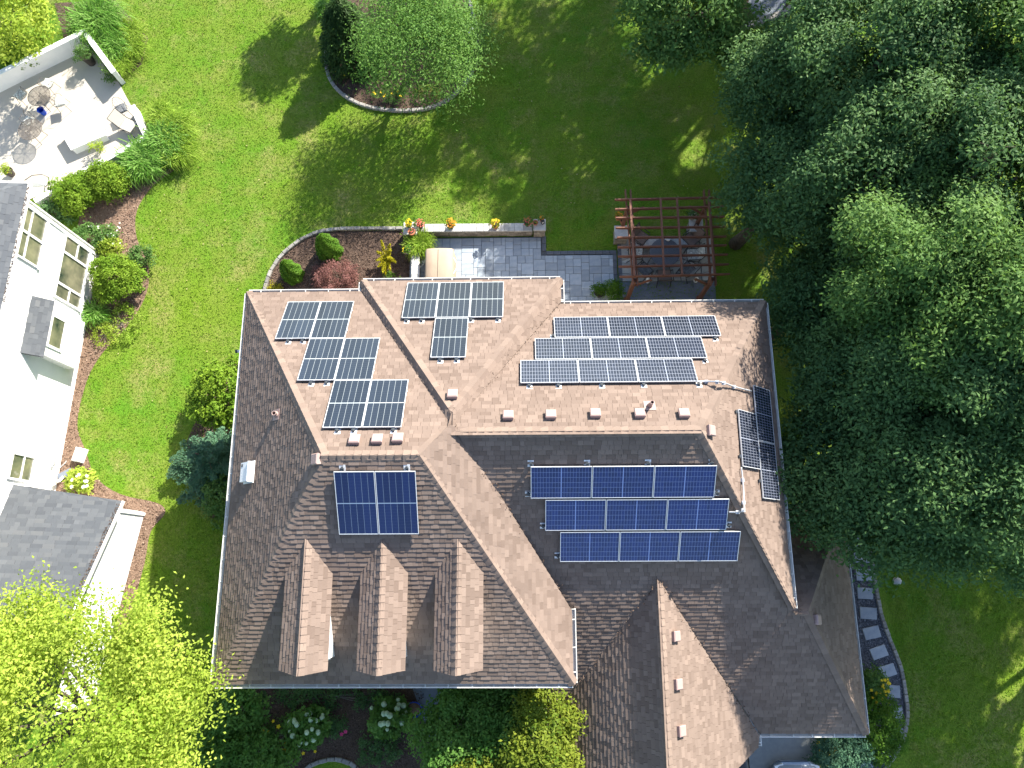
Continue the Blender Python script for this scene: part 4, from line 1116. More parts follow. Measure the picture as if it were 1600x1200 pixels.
# box bay with its own little roof
b0, b1 = onwall(74, 467, .5)[0], onwall(58, 552, .5)[0]
zr = onwall(66, 510, .35)[1]
bay = MB(); zt_ = zr-.12; zb2 = .8
c = wp((b0+b1)/2, (zt_+zb2)/2, .22); bay.obox(c, wd*abs(b1-b0)/2*.93, wo_*.22, Vector((0, 0, (zt_-zb2)/2))); bo = bay.build('bay', M['siding'], nh)
wa, wb = onwall(94, 500, .45)[0], onwall(84, 542, .45)[0]
za, zc = onwall(98, 520, .45)[1], onwall(78, 520, .45)[1]
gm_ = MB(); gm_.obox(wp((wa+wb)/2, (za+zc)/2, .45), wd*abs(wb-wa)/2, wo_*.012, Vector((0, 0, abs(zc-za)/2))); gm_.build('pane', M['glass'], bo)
fr = MB()
for sgn in (-1, 1):
    fr.obox(wp((wa+wb)/2+sgn*(abs(wb-wa)/2+.05), (za+zc)/2, .455), wd*.05, wo_*.03, Vector((0, 0, abs(zc-za)/2+.09)))
    fr.obox(wp((wa+wb)/2, (za+zc)/2+sgn*(abs(zc-za)/2+.045), .456), wd*(abs(wb-wa)/2), wo_*.03, Vector((0, 0, .045)))
fr.build('window_trim', M['white'], bo)
GR = Shingles(M['shingle_grey'], .15, (.2, .27, .34, .42), (.010, .02))
def grey_plane(pts, down, parent, name='roof'):
    n_ = (pts[1]-pts[0]).cross(pts[2]-pts[0]).normalized()
    if n_.z < 0: n_ = -n_
    mb = MB(); mb.add([p-n_*.012 for p in pts]+[p-n_*.12 for p in pts], [tuple(range(len(pts))), tuple(range(2*len(pts)-1, len(pts)-1, -1))]+[(i, (i+1) % len(pts), len(pts)+(i+1) % len(pts), len(pts)+i) for i in range(len(pts))])
    o = mb.build(name, M['deck_grey'], parent); GR.plane(pts, n_, down); return o
dn_e = (wo_.x, wo_.y); dn_n = (-wd.x, -wd.y)
grey_plane([wp(b0-.05, zr-.12, .55), wp(b1+.05, zr-.12, .55), wp(b1+.05, zr+.42, -.0), wp(b0-.05, zr+.42, -.0)], dn_e, nh, 'bay_roof')
# hip roof
ov = .42; zE = HE+.02
c0 = wp(-ov, zE, ov); c1 = wp(LW+.2, zE, ov); c2 = wp(LW+.2, zE, -DW-ov); c3 = wp(-ov, zE, -DW-ov)
hh = (DW/2+ov)*.62; r0 = wp(DW/2*.8, zE+hh, -DW/2); r1 = wp(LW+.2, zE+hh, -DW/2)
ro_ = grey_plane([c0, c1, r1, r0], dn_e, nh); grey_plane([c3, c0, r0], dn_n, nh)
gb = MB(); gb.obox((c0+c1)/2+wo_*.05-Vector((0, 0, .06)), wd*((c1-c0).length/2), wo_*.055, Vector((0, 0, .05))); gb.build('gutter', M['gutter'], nh)
gb = MB(); gb.obox((c0+c3)/2-wd*.05-Vector((0, 0, .065)), wo_*((c0-c3).length/2), wd*.05, Vector((0, 0, .05))); gb.build('gutter', M['gutter'], nh)
# litter in the gutter
P = [c0+wd*random.uniform(.1, 4.5)+wo_*random.uniform(.0, .09) for _ in range(260)]
leaf_mesh('gutter_litter', np.array([tuple(p) for p in P]), np.tile(np.array([[0, 0, 1.]]), (260, 1))+rng.normal(size=(260, 3))*.3, .06, .03, M['chip'], nh, rng.random(260))['kind'] = 'stuff'
# garage wing
GA = at(226, 801); GB = at(184, 960); gd = (GB-GA).normalized(); gw = Vector((-gd.y, gd.x, 0))
if gw.x < 0: gw = -gw
gar = nh
GH = 2.45; LG = 7.0
lap_wall(gar, GA, gd, gw, LG, .05, GH+.06, name='garage_siding')
lap_wall(gar, GA-gd*.001, -gw, -gd, 9.0, .05, GH, name='garage_siding')
mb = MB(); mb.obox(GA+gw*.02+gd*.06+Vector((0, 0, GH/2)), gd*.06, gw*.035, Vector((0, 0, GH/2))); mb.build('corner_board', M['white'], nh)
def gpt(x, y, z): return at(x, y, z)
e0 = GA+gw*.38-gd*.30+Vector((0, 0, GH+.03))
sl_ = math.tan(math.radians(17))
def gp(s, w__): 
    p = e0+gd*s-gw*w__; p.z = e0.z+s*sl_*math.cos(0); return p
grey_plane([gp(0, 0), gp(0, 10), gp(4.4, 10), gp(4.4, 0)], dn_n, nh, 'garage_roof')
mb = MB(); mb.obox((gp(0, 0)+gp(4.4, 0))/2+gw*.03-Vector((0, 0, .05)), (gp(4.4, 0)-gp(0, 0))/2, gw*.04, Vector((0, 0, .05))); mb.build('rake_board', M['gutter'], nh)
P = [gp(random.uniform(.1, 4.2), random.uniform(.0, .14))+Vector((0, 0, .03)) for _ in range(260)]
leaf_mesh('rake_litter', np.array([tuple(p) for p in P]), np.tile(np.array([[0, 0, 1.]]), (260, 1))+rng.normal(size=(260, 3))*.3, .06, .03, M['chip'], nh, rng.random(260))['kind'] = 'stuff'
GR.finish(ro_)
# wall things of the neighbour
t = thing('downspout_elbow', 'white downspout ending in a blue grey splash block by the brown bed', 'downspout', at(92, 760))
mb = MB(); mb.tube([at(84, 752, 2.2), at(86, 754, .35), at(92, 752, .12), at(99, 745, .09)], .06, 8); mb.build('pipe', M['gutter'], t)
mb = MB(); mb.box(at(102, 741, .05), .55, .26, .09, math.radians(28)); mb.box(at(102, 741, .1), .40, .13, .02, math.radians(28), tint=.2); mb.build('splash_block', M['slate_concrete'], t)
t = thing('garden_hose', 'grey hose and tap on the white wall above the bark bed', 'hose', at(90, 722))
mb = MB(); mb.tube(smooth([at(88, 712, .9), at(85, 722, .55), at(86, 731, .3), at(93, 731, .03), at(101, 724, .03), at(104, 720, .03)], 6), .022, 6); mb.build('hose', M['conduit'], t)
mb = MB(); mb.lathe([(.05, 0), (.06, .04), (.03, .08)], at(87, 712, .9), 10); mb.build('tap', M['alu'], t)
mb = MB(); mb.bbox(at(124.5, 711, .12), .42, .56, .24, math.radians(-12), .04); o = mb.build('utility_box', M['white']); tag(o, 'small white utility box standing in the bark bed by the lawn', 'utility box')

# ================================================================== NEIGHBOUR'S WALLED PATIO
cy = px([(-60, 175), (139, 72), (180, 118), (205, 165), (222, 212), (60, 306), (30, 320), (-60, 330)])
sheet('walled_patio', cy, 0.03, M['concrete'])
def parapet(name, label, pts, z, th=.20, mat='white', cap=True):
    """low masonry wall along photo points of its top edge"""
    P = [at(x, y, z) for x, y in pts]
    t = thing(name, label, 'garden wall', (P[0].x, P[0].y, 0))
    mb = MB()
    for a, b in zip(P, P[1:]):
        d = (b-a).normalized(); c = (a+b)/2; nn = Vector((-d.y, d.x, 0))
        mb.obox((c.x, c.y, z/2-.02), d*((b-a).length/2+th/2-.004), nn*th/2, Vector((0, 0, z/2-.02)))
    mb.build('wall', M['white'], t); mb = MB()
    for k, (a, b) in enumerate(zip(P, P[1:])):
        d = (b-a).normalized(); c = (a+b)/2; nn = Vector((-d.y, d.x, 0))
        mb.obox((c.x, c.y, z-.012+.003*k), d*((b-a).length/2+th/2+.015), nn*(th/2+.02), Vector((0, 0, .03)))
    mb.build('coping', M['white'], t); return t
parapet('parapet_wall', 'tall white patio wall running along the far side of the walled patio', [(-70, 148), (131, 49), (176, 110)], .85)
parapet('parapet_wall', 'low white patio wall in front of the long ornamental grasses', [(208, 168), (229, 214), (140, 263), (58, 312)], .5)
# fire table
c_ = [at(94, 206, .42), at(111, 234.5, .42), at(166, 211, .42), at(149, 183, .42)]
t = thing('fire_table', 'white concrete block table with a grey scroll ring on top', 'table', (at(130, 208).x, at(130, 208).y, .03))
cc = sum(c_, Vector())/4; ax = (c_[2]-c_[1])/2; ay = (c_[3]-c_[2])/2
mb = MB(); mb.obox((cc.x, cc.y, .20), ax*.95, ay*.95, (0, 0, .17)); mb.build('base', M['white'], t)
mb = MB(); mb.obox((cc.x, cc.y, .395), ax, ay, (0, 0, .035)); mb.build('top', M['white'], t)
mb = MB()
for k in range(9):
    a = k*2*math.pi/9; p = cc+Vector((math.cos(a)*.27, math.sin(a)*.2, .016))
    mb.tube([p+Vector((.05*math.cos(q), .05*math.sin(q), 0)) for q in np.linspace(0, 4.6, 8)], .007, 4)
mb.build('scroll_ring', M['stone'], t)
def wire_chair(label, x, y, rot, cush='cushion', z=.03):
    p = at(x, y, .45); t = thing('patio_chair', label, 'patio chair', (0, 0, 0), 'wire patio chairs')
    mb = MB()
    hoop = [(.24*math.cos(a), -.10-.22*math.sin(a)*.35-.10, .47+.42*math.sin(a)) for a in np.linspace(0, math.pi, 11)]
    mb.tube([(.24, -.14, .45)]+hoop+[(-.24, -.14, .45)], .011, 5)
    mb.tube([(.24*math.cos(a), .24*math.sin(a), .43) for a in np.linspace(0, 2*math.pi, 17)[:-1]], .011, 5, close=True)
    for q in (-.12, 0, .12): mb.tube([(q, -.2, .45), (q*1.1, -.26, .82)], .006, 4)
    for sx in (-1, 1): mb.tube([(sx*.25, -.16, .66), (sx*.29, .1, .66), (sx*.25, .16, .45)], .010, 5)
    mb.build('frame', M['wire'], t)
    for sx in (-1, 1):
        for sy in (-1, 1):
            l_ = MB(); l_.tube([(sx*.2, sy*.18, .44), (sx*.25, sy*.23, 0)], .011, 5); l_.build('leg', M['wire'], t)
    mb = MB(); mb.bbox((0, .02, .475), .44, .44, .07, 0, .03); mb.build('cushion', M[cush], t)
    t.location = (p.x, p.y, z); t.rotation_euler = (0, 0, math.radians(rot)); return t
wire_chair('wire chair with a leaf print cushion against the far patio wall', 33, 149, 60)
wire_chair('wire chair with a leaf print cushion behind the upper mesh table', 75, 132, -20)
wire_chair('wire chair with a leaf print cushion right of the upper mesh table', 94, 160, -75)
wire_chair('wire chair with a leaf print cushion pushed over the lower mesh table', 46, 190, 165)
wire_chair('chair with a dark cushion beside the right patio wall', 190, 170, 205, 'cushion_dark')
def mesh_table(label, x, y, r):
    p = at(x, y, .7); t = thing('mesh_table', label, 'table', (p.x, p.y, .03), 'round mesh tables')
    c = Vector((p.x, p.y, .70)); mb = MB()
    mb.tube([c+Vector((r*math.cos(a), r*math.sin(a), 0)) for a in np.linspace(0, 2*math.pi, 33)[:-1]], .014, 5, close=True); mb.build('rim', M['wire'], t)
    mb = MB(); s = -r
    while s < r:
        h_ = math.sqrt(max(0, r*r-s*s))
        if h_ > .03:
            mb.box(c+Vector((s, 0, 0)), .011, 2*h_, .004); mb.box(c+Vector((0, s, .004)), 2*h_, .011, .003)
        s += .032
    mb.build('mesh_top', M['wire'], t, kind='stuff')
    mb = MB()
    for k in range(4):
        a = k*math.pi/4; mb.tube([c+Vector((r*math.cos(a), r*math.sin(a), -.01)), c-Vector((r*math.cos(a), r*math.sin(a), .01))], .010, 4)
    mb.build('spoke', M['wire'], t)
    for k in range(4):
        a = k*math.pi/2+.4; mb = MB(); mb.tube([c+Vector((.5*r*math.cos(a), .5*r*math.sin(a), -.02)), Vector((c.x+.7*r*math.cos(a), c.y+.7*r*math.sin(a), .03))], .014, 5); mb.build('leg', M['wire'], t)
mesh_table('upper round wire mesh table ringed by chairs', 61, 150, .50)
mesh_table('lower round wire mesh table with a chair pushed over it', 47, 202, .52)
p = at(70, 178, .0); t = thing('bucket', 'bright blue plastic bucket on the sunny patio', 'bucket', (p.x, p.y, .03))
mb = MB(); mb.lathe([(.11, 0), (.155, .30), (.165, .30), (.15, .30), (.105, .02)], (p.x, p.y, .03), 18); mb.build('body', M['blue'], t, smooth=False)
mb = MB(); mb.tube([(p.x+.155*math.cos(a), p.y+.03, .33+.10*math.sin(a)) for a in np.linspace(0, math.pi, 9)], .008, 5); mb.build('handle', M['wire'], t)
def lounge(label, x, y, rot, cush='sling'):
    p = at(x, y, .3); t = thing('lounge_chair', label, 'lounge chair', (0, 0, 0))
    mb = MB()
    for sx in (-1, 1): mb.tube([(sx*.3, .5, .02), (sx*.3, .42, .36), (sx*.3, -.2, .33), (sx*.3, -.55, .8)], .016, 5); mb.tube([(sx*.3, .1, .34), (sx*.3, -.45, .02)], .014, 5)
    for (y_, z_) in ((.42, .36), (-.2, .33), (-.55, .8)): mb.tube([(-.3, y_, z_), (.3, y_, z_)], .014, 5)
    mb.build('frame', M['black_metal'], t)
    mb = MB(); mb.obox((0, .11, .36), (.27, 0, 0), (0, .30, .015), (0, 0, .012)); mb.build('seat', M[cush], t)
    mb = MB(); mb.obox((0, -.38, .57), (.27, 0, 0), (0, -.165, .225), (0, .012, .01)); mb.build('backrest', M[cush], t)
    t.location = (p.x, p.y, .03); t.rotation_euler = (0, 0, math.radians(rot)); return t
lounge('dark framed lounge chair with a tan sling along the right patio wall', 199, 196, 242, 'concrete')
# hoop swing by the house corner
p = at(58, 290, .5); t = thing('hoop_swing', 'grey sling chair with a dark hoop arm beside the white house corner', 'hanging chair', (p.x, p.y, .03))
mb = MB(); mb.tube([at(38, 282, .9), at(50, 274, .9), at(66, 272.5, .9), at(76, 277, .8), at(77, 286, .6), at(72, 291, .3), at(70, 292, .05)], .022, 6); mb.build('hoop', M['wire'], t)
q = [at(40, 281, .75), at(60, 276, .7), at(71, 290, .45), at(48, 292, .45)]
mb = MB(); mb.add(q+[v-Vector((0, 0, .05)) for v in q], [(0, 1, 2, 3), (7, 6, 5, 4), (0, 1, 5, 4), (1, 2, 6, 5), (2, 3, 7, 6), (3, 0, 4, 7)]); mb.build('seat', M['conduit'], t)

# ================================================================== MAIN PATIO WALLS
def wall_of_blocks(name, label, a, b, z, th, capw, cap_len=.42):
    a, b = Vector(a), Vector(b); d = (b-a).normalized(); L = (b-a).length; nn = Vector((-d.y, d.x, 0)); ang = math.atan2(d.y, d.x)
    t = thing(name, label, 'garden wall', a)
    mb = MB(); mb.obox((a+b)/2+Vector((0, 0, z/2-.05)), d*(L/2), nn*(th/2-.03), Vector((0, 0, z/2-.05))); mb.build('core', M['joint'], t)
    rows = max(2, round((z-.06)/.15)); rh = (z-.06)/rows
    for r in range(rows):
        s = -random.uniform(0, .2)
        while s < L:
            l = random.uniform(.22, .42); s0_, s1__ = max(s, 0), min(s+l, L)
            if s1__-s0_ > .04:
                mb = MB(); c = a+d*((s0_+s1__)/2)+Vector((0, 0, rh*(r+.5)))
                mb.box(c, s1__-s0_-.012, th+random.uniform(-.02, .015), rh-.012, ang, random.random()); mb.build('block', M['wallstone'], t)
            s += l
    s = 0
    while s < L-.02:
        l = min(random.uniform(.2, cap_len), L-s); mb = MB(); c = a+d*(s+l/2)+Vector((0, 0, z-.03)); mb.bbox(c, l-.008, capw, .06, ang, .01, random.random()); mb.build('cap_stone', M['capstone'], t); s += l
    return t
def pillar(label, x, y, z, w_):
    p = at(x, y, z); t = thing('stone_pillar', label, 'pillar', (p.x, p.y, 0)); q = Vector((p.x, p.y, 0))
    mb = MB(); mb.box(q+Vector((0, 0, z/2-.04)), w_-.1, w_-.1, z-.08); mb.build('core', M['joint'], t)
    rows = max(3, round(z/.15)); rh = (z-.06)/rows
    for r in range(rows):
        for sd in range(4):
            for hf in (-1, 1):
                dx, dy = [(0, 1), (1, 0), (0, -1), (-1, 0)][sd]; tx, ty = -dy, dx
                sft = .05*(1 if r % 2 else -1); l = w_/2-.04+hf*sft
                cpos = hf*(w_/4-.02)+sft*.5
                mb = MB(); mb.box(q+Vector((dx*(w_/2-.06)+tx*cpos, dy*(w_/2-.06)+ty*cpos, rh*(r+.5))), (abs(tx)*(l)+abs(dx)*.11), (abs(ty)*l+abs(dy)*.11), rh-.012, 0, random.random()); mb.build('block', M['wallstone'], t)
    mb = MB(); mb.bbox(q+Vector((0, 0, z-.025)), w_+.06, w_+.06, .06, 0, .012, random.uniform(.5, 1)); mb.build('cap_stone', M['capstone'], t)
    return t
zw = .55
pillar('stone pillar topped with yellow and coral flower pots at the left wall end', 641, 356.5, .72, .52)
pillar('stone pillar topped with an orange pot at the right wall end', 843, 351, .72, .46)
a = at(656, 356, zw); b = at(832, 354.5, zw); a.z = b.z = 0
wall_of_blocks('seat_wall', 'long low stone seat wall with flower pots behind the patio', a, b, zw, .30, .36)
a = at(649, 372, zw); b = at(649, 455, zw); a.z = b.z = 0; b.y = max(b.y, 9.6)
wall_of_blocks('seat_wall', 'short low stone wall between the dark bed and the covered grill', a, b, zw, .28, .34)
pillar('stone pillar under the pergola corner with orange flowers on it', 971, 362, .72, .50)
pillar('stone pillar in the shade at the far corner of the pergola', 1088, 352, .72, .50)
a = at(990, 378, zw-.1); b = at(1074, 376, zw-.1); a.z = b.z = 0
wall_of_blocks('seat_wall', 'shaded low seat wall between the two pergola pillars', a, b, zw-.1, .30, .34)
# covered grill
g0, g1 = at(663, 386, 1.1), at(710, 386, 1.1); yb_ = g0.y; xa, xb = g0.x, g1.x
t = thing('covered_grill', 'tan vinyl covered grill standing on the patio by the short wall', 'grill', ((xa+xb)/2, yb_-.9, 0))
prof = [(0, .06), (.02, .5), (.03, .98), (.09, 1.07), (.30, 1.10), (.5, 1.115), (.70, 1.10), (.91, 1.07), (.97, .98), (.98, .5), (1, .06)]
mb = MB(); ys = [yb_, yb_-.04, yb_-.12, yb_-.8, yb_-1.5, yb_-1.62, yb_-1.66]; ins = [.05, .02, 0, 0, 0, .02, .05]; zs = [.88, .96, 1, 1.0, 1, .96, .88]
vs = []; K = len(prof)
for y_, i_, z_ in zip(ys, ins, zs):
    for (u_, h_) in prof: vs.append((xa+(xb-xa)*(i_+u_*(1-2*i_))+random.uniform(-.006, .006), y_, h_*z_))
fs = [(i*K+k, i*K+k+1, (i+1)*K+k+1, (i+1)*K+k) for i in range(len(ys)-1) for k in range(K-1)]+[tuple(range(K)), tuple((len(ys)-1)*K+k for k in range(K-1, -1, -1))]
mb.add(vs, fs); mb.build('cover', M['cover'], t, smooth=True)
mb = MB(); xm = xa+(xb-xa)*.48; mb.tube([(xm, yb_-.1, 1.142), (xm, yb_-.8, 1.146), (xm, yb_-1.5, 1.142)], .008, 5); mb.build('seam', M['cover'], t)
mb = MB(); mb.tube([at(709, 403, .95), at(714, 412, .95), at(714, 418, .95), at(708, 428, .95)], .02, 6); mb.build('side_handle', M['alu'], t)

# ================================================================== PERGOLA
pg = thing('pergola', 'red brown timber pergola with crossed rafters over the shaded terrace', 'pergola', at(1045, 380))
zb, zr_, zpz = 2.36, 2.54, 2.70
def bar(name, p, q, wd_, ht, taper=.0):
    p, q = Vector(p), Vector(q); d = (q-p).normalized(); L = (q-p).length; nn = Vector((-d.y, d.x, 0)); up = Vector((0, 0, 1))
    mb = MB(); h = ht/2; T_ = min(.22, L*.1) if taper else 0
    pr = [(0, h*(1-taper*1.6) if taper else -h), (T_, -h), (L-T_, -h), (L, h*(1-taper*1.6) if taper else -h), (L, h), (0, h)]
    vs = [p+d*s+nn*sg*wd_/2+up*z for sg in (-1, 1) for (s, z) in pr]; K = 6
    mb.add(vs, [tuple(range(K-1, -1, -1)), tuple(range(K, 2*K))]+[(i, (i+1) % K, K+(i+1) % K, K+i) for i in range(K)])
    return mb.build(name, M['pergola'], pg)
LY = [(312.5, 960.5, 1130.5, 308.6), (327.5, 961, 1130, 323), (341, 962, 1132, 339), (356.5, 962, 1133, 354.5), (371.5, 964, 1134.5, 370), (386.6, 965, 1135, 383.5), (401, 965.5, 1137, 398), (416.8, 966.5, 1138.5, 413.3), (432.7, 968, 1139.8, 428.5)]
for (yl, xl, xr, yr) in LY: bar('rafter', at(xl, yl, zr_), at(xr, yr, zr_), .045, .15, .9)
for (x0, x1) in ((977, 989.5), (984.8, 996.5), (1099.5, 1111), (1107.5, 1118.5)):
    bar('beam', at(x0, 297.5, zb), at(x1, 446, zb), .045, .19)
for (x0, y0, x1, y1) in ((984.5, 310, 991.5, 431), (1032, 310.5, 1037.8, 430.5), (1057.5, 309.5, 1066, 429), (1106.8, 306.5, 1116.5, 429)):
    bar('purlin', at(x0, y0, zpz), at(x1, y1, zpz), .075, .055)
posts = []
for (x, y) in ((981.5, 322), (992, 436), (1104, 320), (1114, 434)):
    q = at(x, y, zb); posts.append(q)
    mb = MB(); mb.box((q.x, q.y, zb/2-.05), .14, .14, zb-.1, mi=0); po = mb.build('post', M['pergola'], pg)
    mb = MB(); mb.box((q.x, q.y, .08), .22, .22, .16); mb.build('post_foot', M['pergola'], po)
for q, (sx, sy) in zip(posts, ((1, -1), (1, 1), (-1, -1), (-1, 1))):
    for (dx, dy) in ((sx, 0), (0, sy)):
        a_, b_ = Vector((q.x, q.y, zb-.75)), Vector((q.x+dx*.65, q.y+dy*.65, zb-.1)); d = (b_-a_).normalized(); nn = Vector((-dy, dx, 0)); up = d.cross(nn).normalized()
        mb = MB(); mb.obox((a_+b_)/2, d*((b_-a_).length/2), nn*.022, up*.055); mb.build('brace', M['pergola'], pg)
# table and chairs beneath
tc = at(1039, 394, .72)
t = thing('patio_table', 'round slate mosaic table under the pergola', 'table', (tc.x, tc.y, .03))
mb = MB(); mb.lathe([(.60, .68), (.625, .69), (.625, .715), (.60, .722), (.02, .722)], (tc.x, tc.y, .0), 36); mb.build('tabletop', M['mosaic'], t)
mb = MB(); mb.lathe([(.26, .03), (.24, .08), (.07, .14), (.06, .62), (.2, .67)], (tc.x, tc.y, 0), 16); mb.build('pedestal', M['black_metal'], t)
t = thing('mug', 'white ceramic mug standing on the slate mosaic table', 'mug', (at(1044, 374, .73).x, at(1044, 374, .73).y, .725))
q = at(1044, 374, .74); mb = MB(); mb.lathe([(.07, .0), (.085, .01), (.085, .13), (.072, .13), (.066, .02)], (q.x, q.y, .725), 16); mb.build('cup', M['porcelain'], t)
mb = MB(); mb.tube([(q.x-.085, q.y, .83), (q.x-.14, q.y-.02, .82), (q.x-.14, q.y-.02, .76), (q.x-.085, q.y, .75)], .012, 6); mb.build('handle', M['porcelain'], t)
def sling_chair(label, x, y, rot, cush):
    p = at(x, y, .42); t = thing('sling_chair', label, 'patio chair', (0, 0, 0), 'chairs round the mosaic table')
    mb = MB()
    for sx in (-1, 1):
        mb.tube([(sx*.28, .28, 0), (sx*.28, .27, .42), (sx*.28, -.2, .40), (sx*.28, -.38, .92)], .018, 5)
        mb.tube([(sx*.3, .24, .42), (sx*.31, .2, .62), (sx*.31, -.26, .64)], .02, 5)
        mb.tube([(sx*.28, -.16, .40), (sx*.28, -.34, 0)], .018, 5)
    for (y_, z_) in ((.27, .42), (-.38, .92)): mb.tube([(-.28, y_, z_), (.28, y_, z_)], .016, 5)
    mb.build('frame', M['black_metal'], t)
    mb = MB(); mb.obox((0, .03, .425), (.255, 0, 0), (0, .22, .01), (0, 0, .012)); mb.build('seat', M[cush], t)
    mb = MB(); mb.obox((0, -.29, .66), (.255, 0, 0), (0, -.085, .25), (0, .012, .004)); mb.build('backrest', M[cush], t)
    t.location = (p.x, p.y, .045); t.rotation_euler = (0, 0, math.radians(rot)); return t
sling_chair('dark framed chair with brown sling, upper left of the mosaic table', 1001, 372, -130, 'sling')
sling_chair('dark framed chair with pale cushion, left of the mosaic table', 994, 396, -95, 'cushion')
sling_chair('dark framed chair with grey cushion, lower left of the mosaic table', 1006, 423, -50, 'cushion_dark')
sling_chair('dark framed chair with brown sling, nearest the slate strip', 1038, 432, 0, 'sling')
sling_chair('dark framed chair with grey sling, lower right of the mosaic table', 1074, 422, 45, 'cushion_dark')
sling_chair('dark framed chair with pale cushion, right of the mosaic table', 1083, 399, 92, 'cushion')
sling_chair('dark framed chair with brown sling, in the deep shade by the far pillar', 1080, 374, 130, 'sling')
for (x, y, lb) in ((1013, 436, 'small white lantern on the terrace edge below the lower left chair'), (1089, 435, 'small white lantern near the right pergola post')):
    q = at(x, y, .3); t = thing('lantern', lb, 'lantern', (q.x, q.y, .02), 'small white lanterns')
    mb = MB(); mb.lathe([(.07, 0), (.09, .02), (.09, .05), (.06, .06)], (q.x, q.y, .02), 12); mb.lathe([(.085, .24), (.06, .30), (.02, .33)], (q.x, q.y, .02), 12)
    for k in range(4): mb.tube([(q.x+.07*math.cos(k*1.57), q.y+.07*math.sin(k*1.57), .06), (q.x+.07*math.cos(k*1.57), q.y+.07*math.sin(k*1.57), .27)], .008, 4)
    mb.build('frame', M['porcelain'], t)
    mb = MB(); mb.lathe([(.055, .06), (.055, .235)], (q.x, q.y, .02), 10); mb.build('glass_body', M['glass'], t)
# ================================================================== FLOWER POTS
def pot_plant(label, x, y, z, pr, ph, potm, R, leaf, petal, nf=18, nl=260, pot_at=None, fr=.035, spread=None):
    p = at(x, y, z+ph); t = thing('flower_pot', label, 'flower pot', (p.x, p.y, z))
    mb = MB(); mb.lathe([(pr*.68, 0), (pr*.95, ph*.86), (pr*1.06, ph*.86), (pr*1.06, ph), (pr*.9, ph), (pr*.86, ph*.9)], (p.x, p.y, z), 16); mb.build('pot', M[potm], t)
    mb = MB(); mb.lathe([(pr*.88, ph*.88), (pr*.3, ph*.93)], (p.x, p.y, z), 12); mb.build('soil', M['soil'], t)
    if R:
        P, Nn, ti, lc, r = crown_pts((p.x, p.y, z+ph+R*.45), (R, R, R*.7), 9, R*.45, nl, clump=8, spread=R*.16, low=-.1)
        P[:, 2] = np.maximum(P[:, 2], z+ph*.85)
        leaf_mesh('foliage', P, Nn, .07, .035, LEAF[leaf], t, ti)
        if petal:
            F_ = []
            for k in range(nf):
                a = random.random()*6.28; q = R*math.sqrt(random.random())*1.0
                F_.append((p.x+q*math.cos(a), p.y+q*math.sin(a), z+ph+R*(1.12-.5*(q/R)**2)))
            blossoms(t, 'flower', F_, fr, PETAL[petal])
    return t
PT_ = .72; WT = .55
pot_plant('pot of yellow flowers on the bright left pillar', 638.5, 350, PT_, .13, .2, 'pot_dark', .17, 'bright', 'yellow', 34, 160, fr=.042)
pot_plant('orange pot with a dark soil ring on the front corner of the left pillar', 643, 361.5, PT_, .15, .22, 'terracotta', .06, 'bright', 'red', 5, 20)
pot_plant('pot of coral red flowers beside the left pillar', 656.5, 351, WT, .14, .2, 'pot_dark', .20, 'mid', 'red', 40, 180, fr=.045)
pot_plant('pot of orange flowers second from the left on the long seat wall', 705, 351, WT, .14, .2, 'pot_dark', .22, 'amber', 'orange', 42, 180, fr=.045)
pot_plant('pot of yellow flowers in the middle of the long seat wall', 774, 351, WT, .15, .22, 'terracotta', .20, 'amber', 'yellow', 36, 180, fr=.045)
pot_plant('pot of red spiky flowers beside the right pillar', 824, 348, WT, .13, .2, 'pot_dark', .21, 'mid', 'red', 24, 200, fr=.035)
pot_plant('round orange pot with a dark centre on the right pillar', 836.5, 347.5, PT_, .11, .14, 'terracotta', .05, 'mid', 'yellow', 6, 16, fr=.025)
pot_plant('small pot of orange flowers at the back of the right pillar', 846.5, 342.5, PT_, .09, .14, 'terracotta', .14, 'mid', 'orange', 14, 110)
pot_plant('pot of yellow green annuals on the short side wall', 635.5, 392, WT, .15, .2, 'pot_dark', .17, 'bright', 'yellow', 14, 200, fr=.03)
pot_plant('pot of orange flowers on the pergola corner pillar', 966, 339, PT_, .12, .18, 'terracotta', .17, 'amber', 'orange', 26, 120)
pot_plant('coral pot beside the orange flowers on the pergola pillar', 973, 344, PT_, .12, .2, 'terracotta', .08, 'mid', 'red', 6, 30)
pot_plant('tall pot with a round green plant on the far pergola pillar', 1083, 335, PT_, .17, .3, 'pot_grey', .22, 'shade', 'white', 8, 420, fr=.03)
pot_plant('smaller green potted shrub in a dark bowl by the house gutter', 937, 456, .05, .22, .28, 'pot_dark', .27, 'bright', 'white', 5, 700, fr=.025)
pot_plant('larger round green potted shrub in a grey pot by the house gutter', 956, 455, .05, .24, .36, 'pot_grey', .40, 'bright', None, 0, 1500)
q = at(669, 371, .1); t = thing('clay_pot', 'empty terracotta pot on the paving under the seat wall', 'pot', (q.x, q.y, .06)); mb = MB(); mb.lathe([(.08, 0), (.12, .2), (.135, .2), (.135, .25), (.11, .25), (.09, .05)], (q.x, q.y, .06), 16); mb.build('body', M['terracotta'], t)
q = at(848, 348, PT_+.05); t = thing('lamp', 'small black and white lantern on the right pillar', 'lantern', (q.x, q.y, PT_+.01)); mb = MB(); mb.box((q.x, q.y, PT_+.02), .12, .12, .02, .5); mb.box((q.x, q.y, PT_+.24), .12, .12, .03, .5)
for k in range(4): mb.tube([(q.x+.06*math.cos(k*1.57), q.y+.06*math.sin(k*1.57), PT_+.03), (q.x+.06*math.cos(k*1.57), q.y+.06*math.sin(k*1.57), PT_+.23)], .01, 4)
mb.build('frame', M['black_metal'], t); mb = MB(); mb.lathe([(.04, .03), (.04, .16)], (q.x, q.y, PT_), 10); mb.build('candle', M['porcelain'], t)
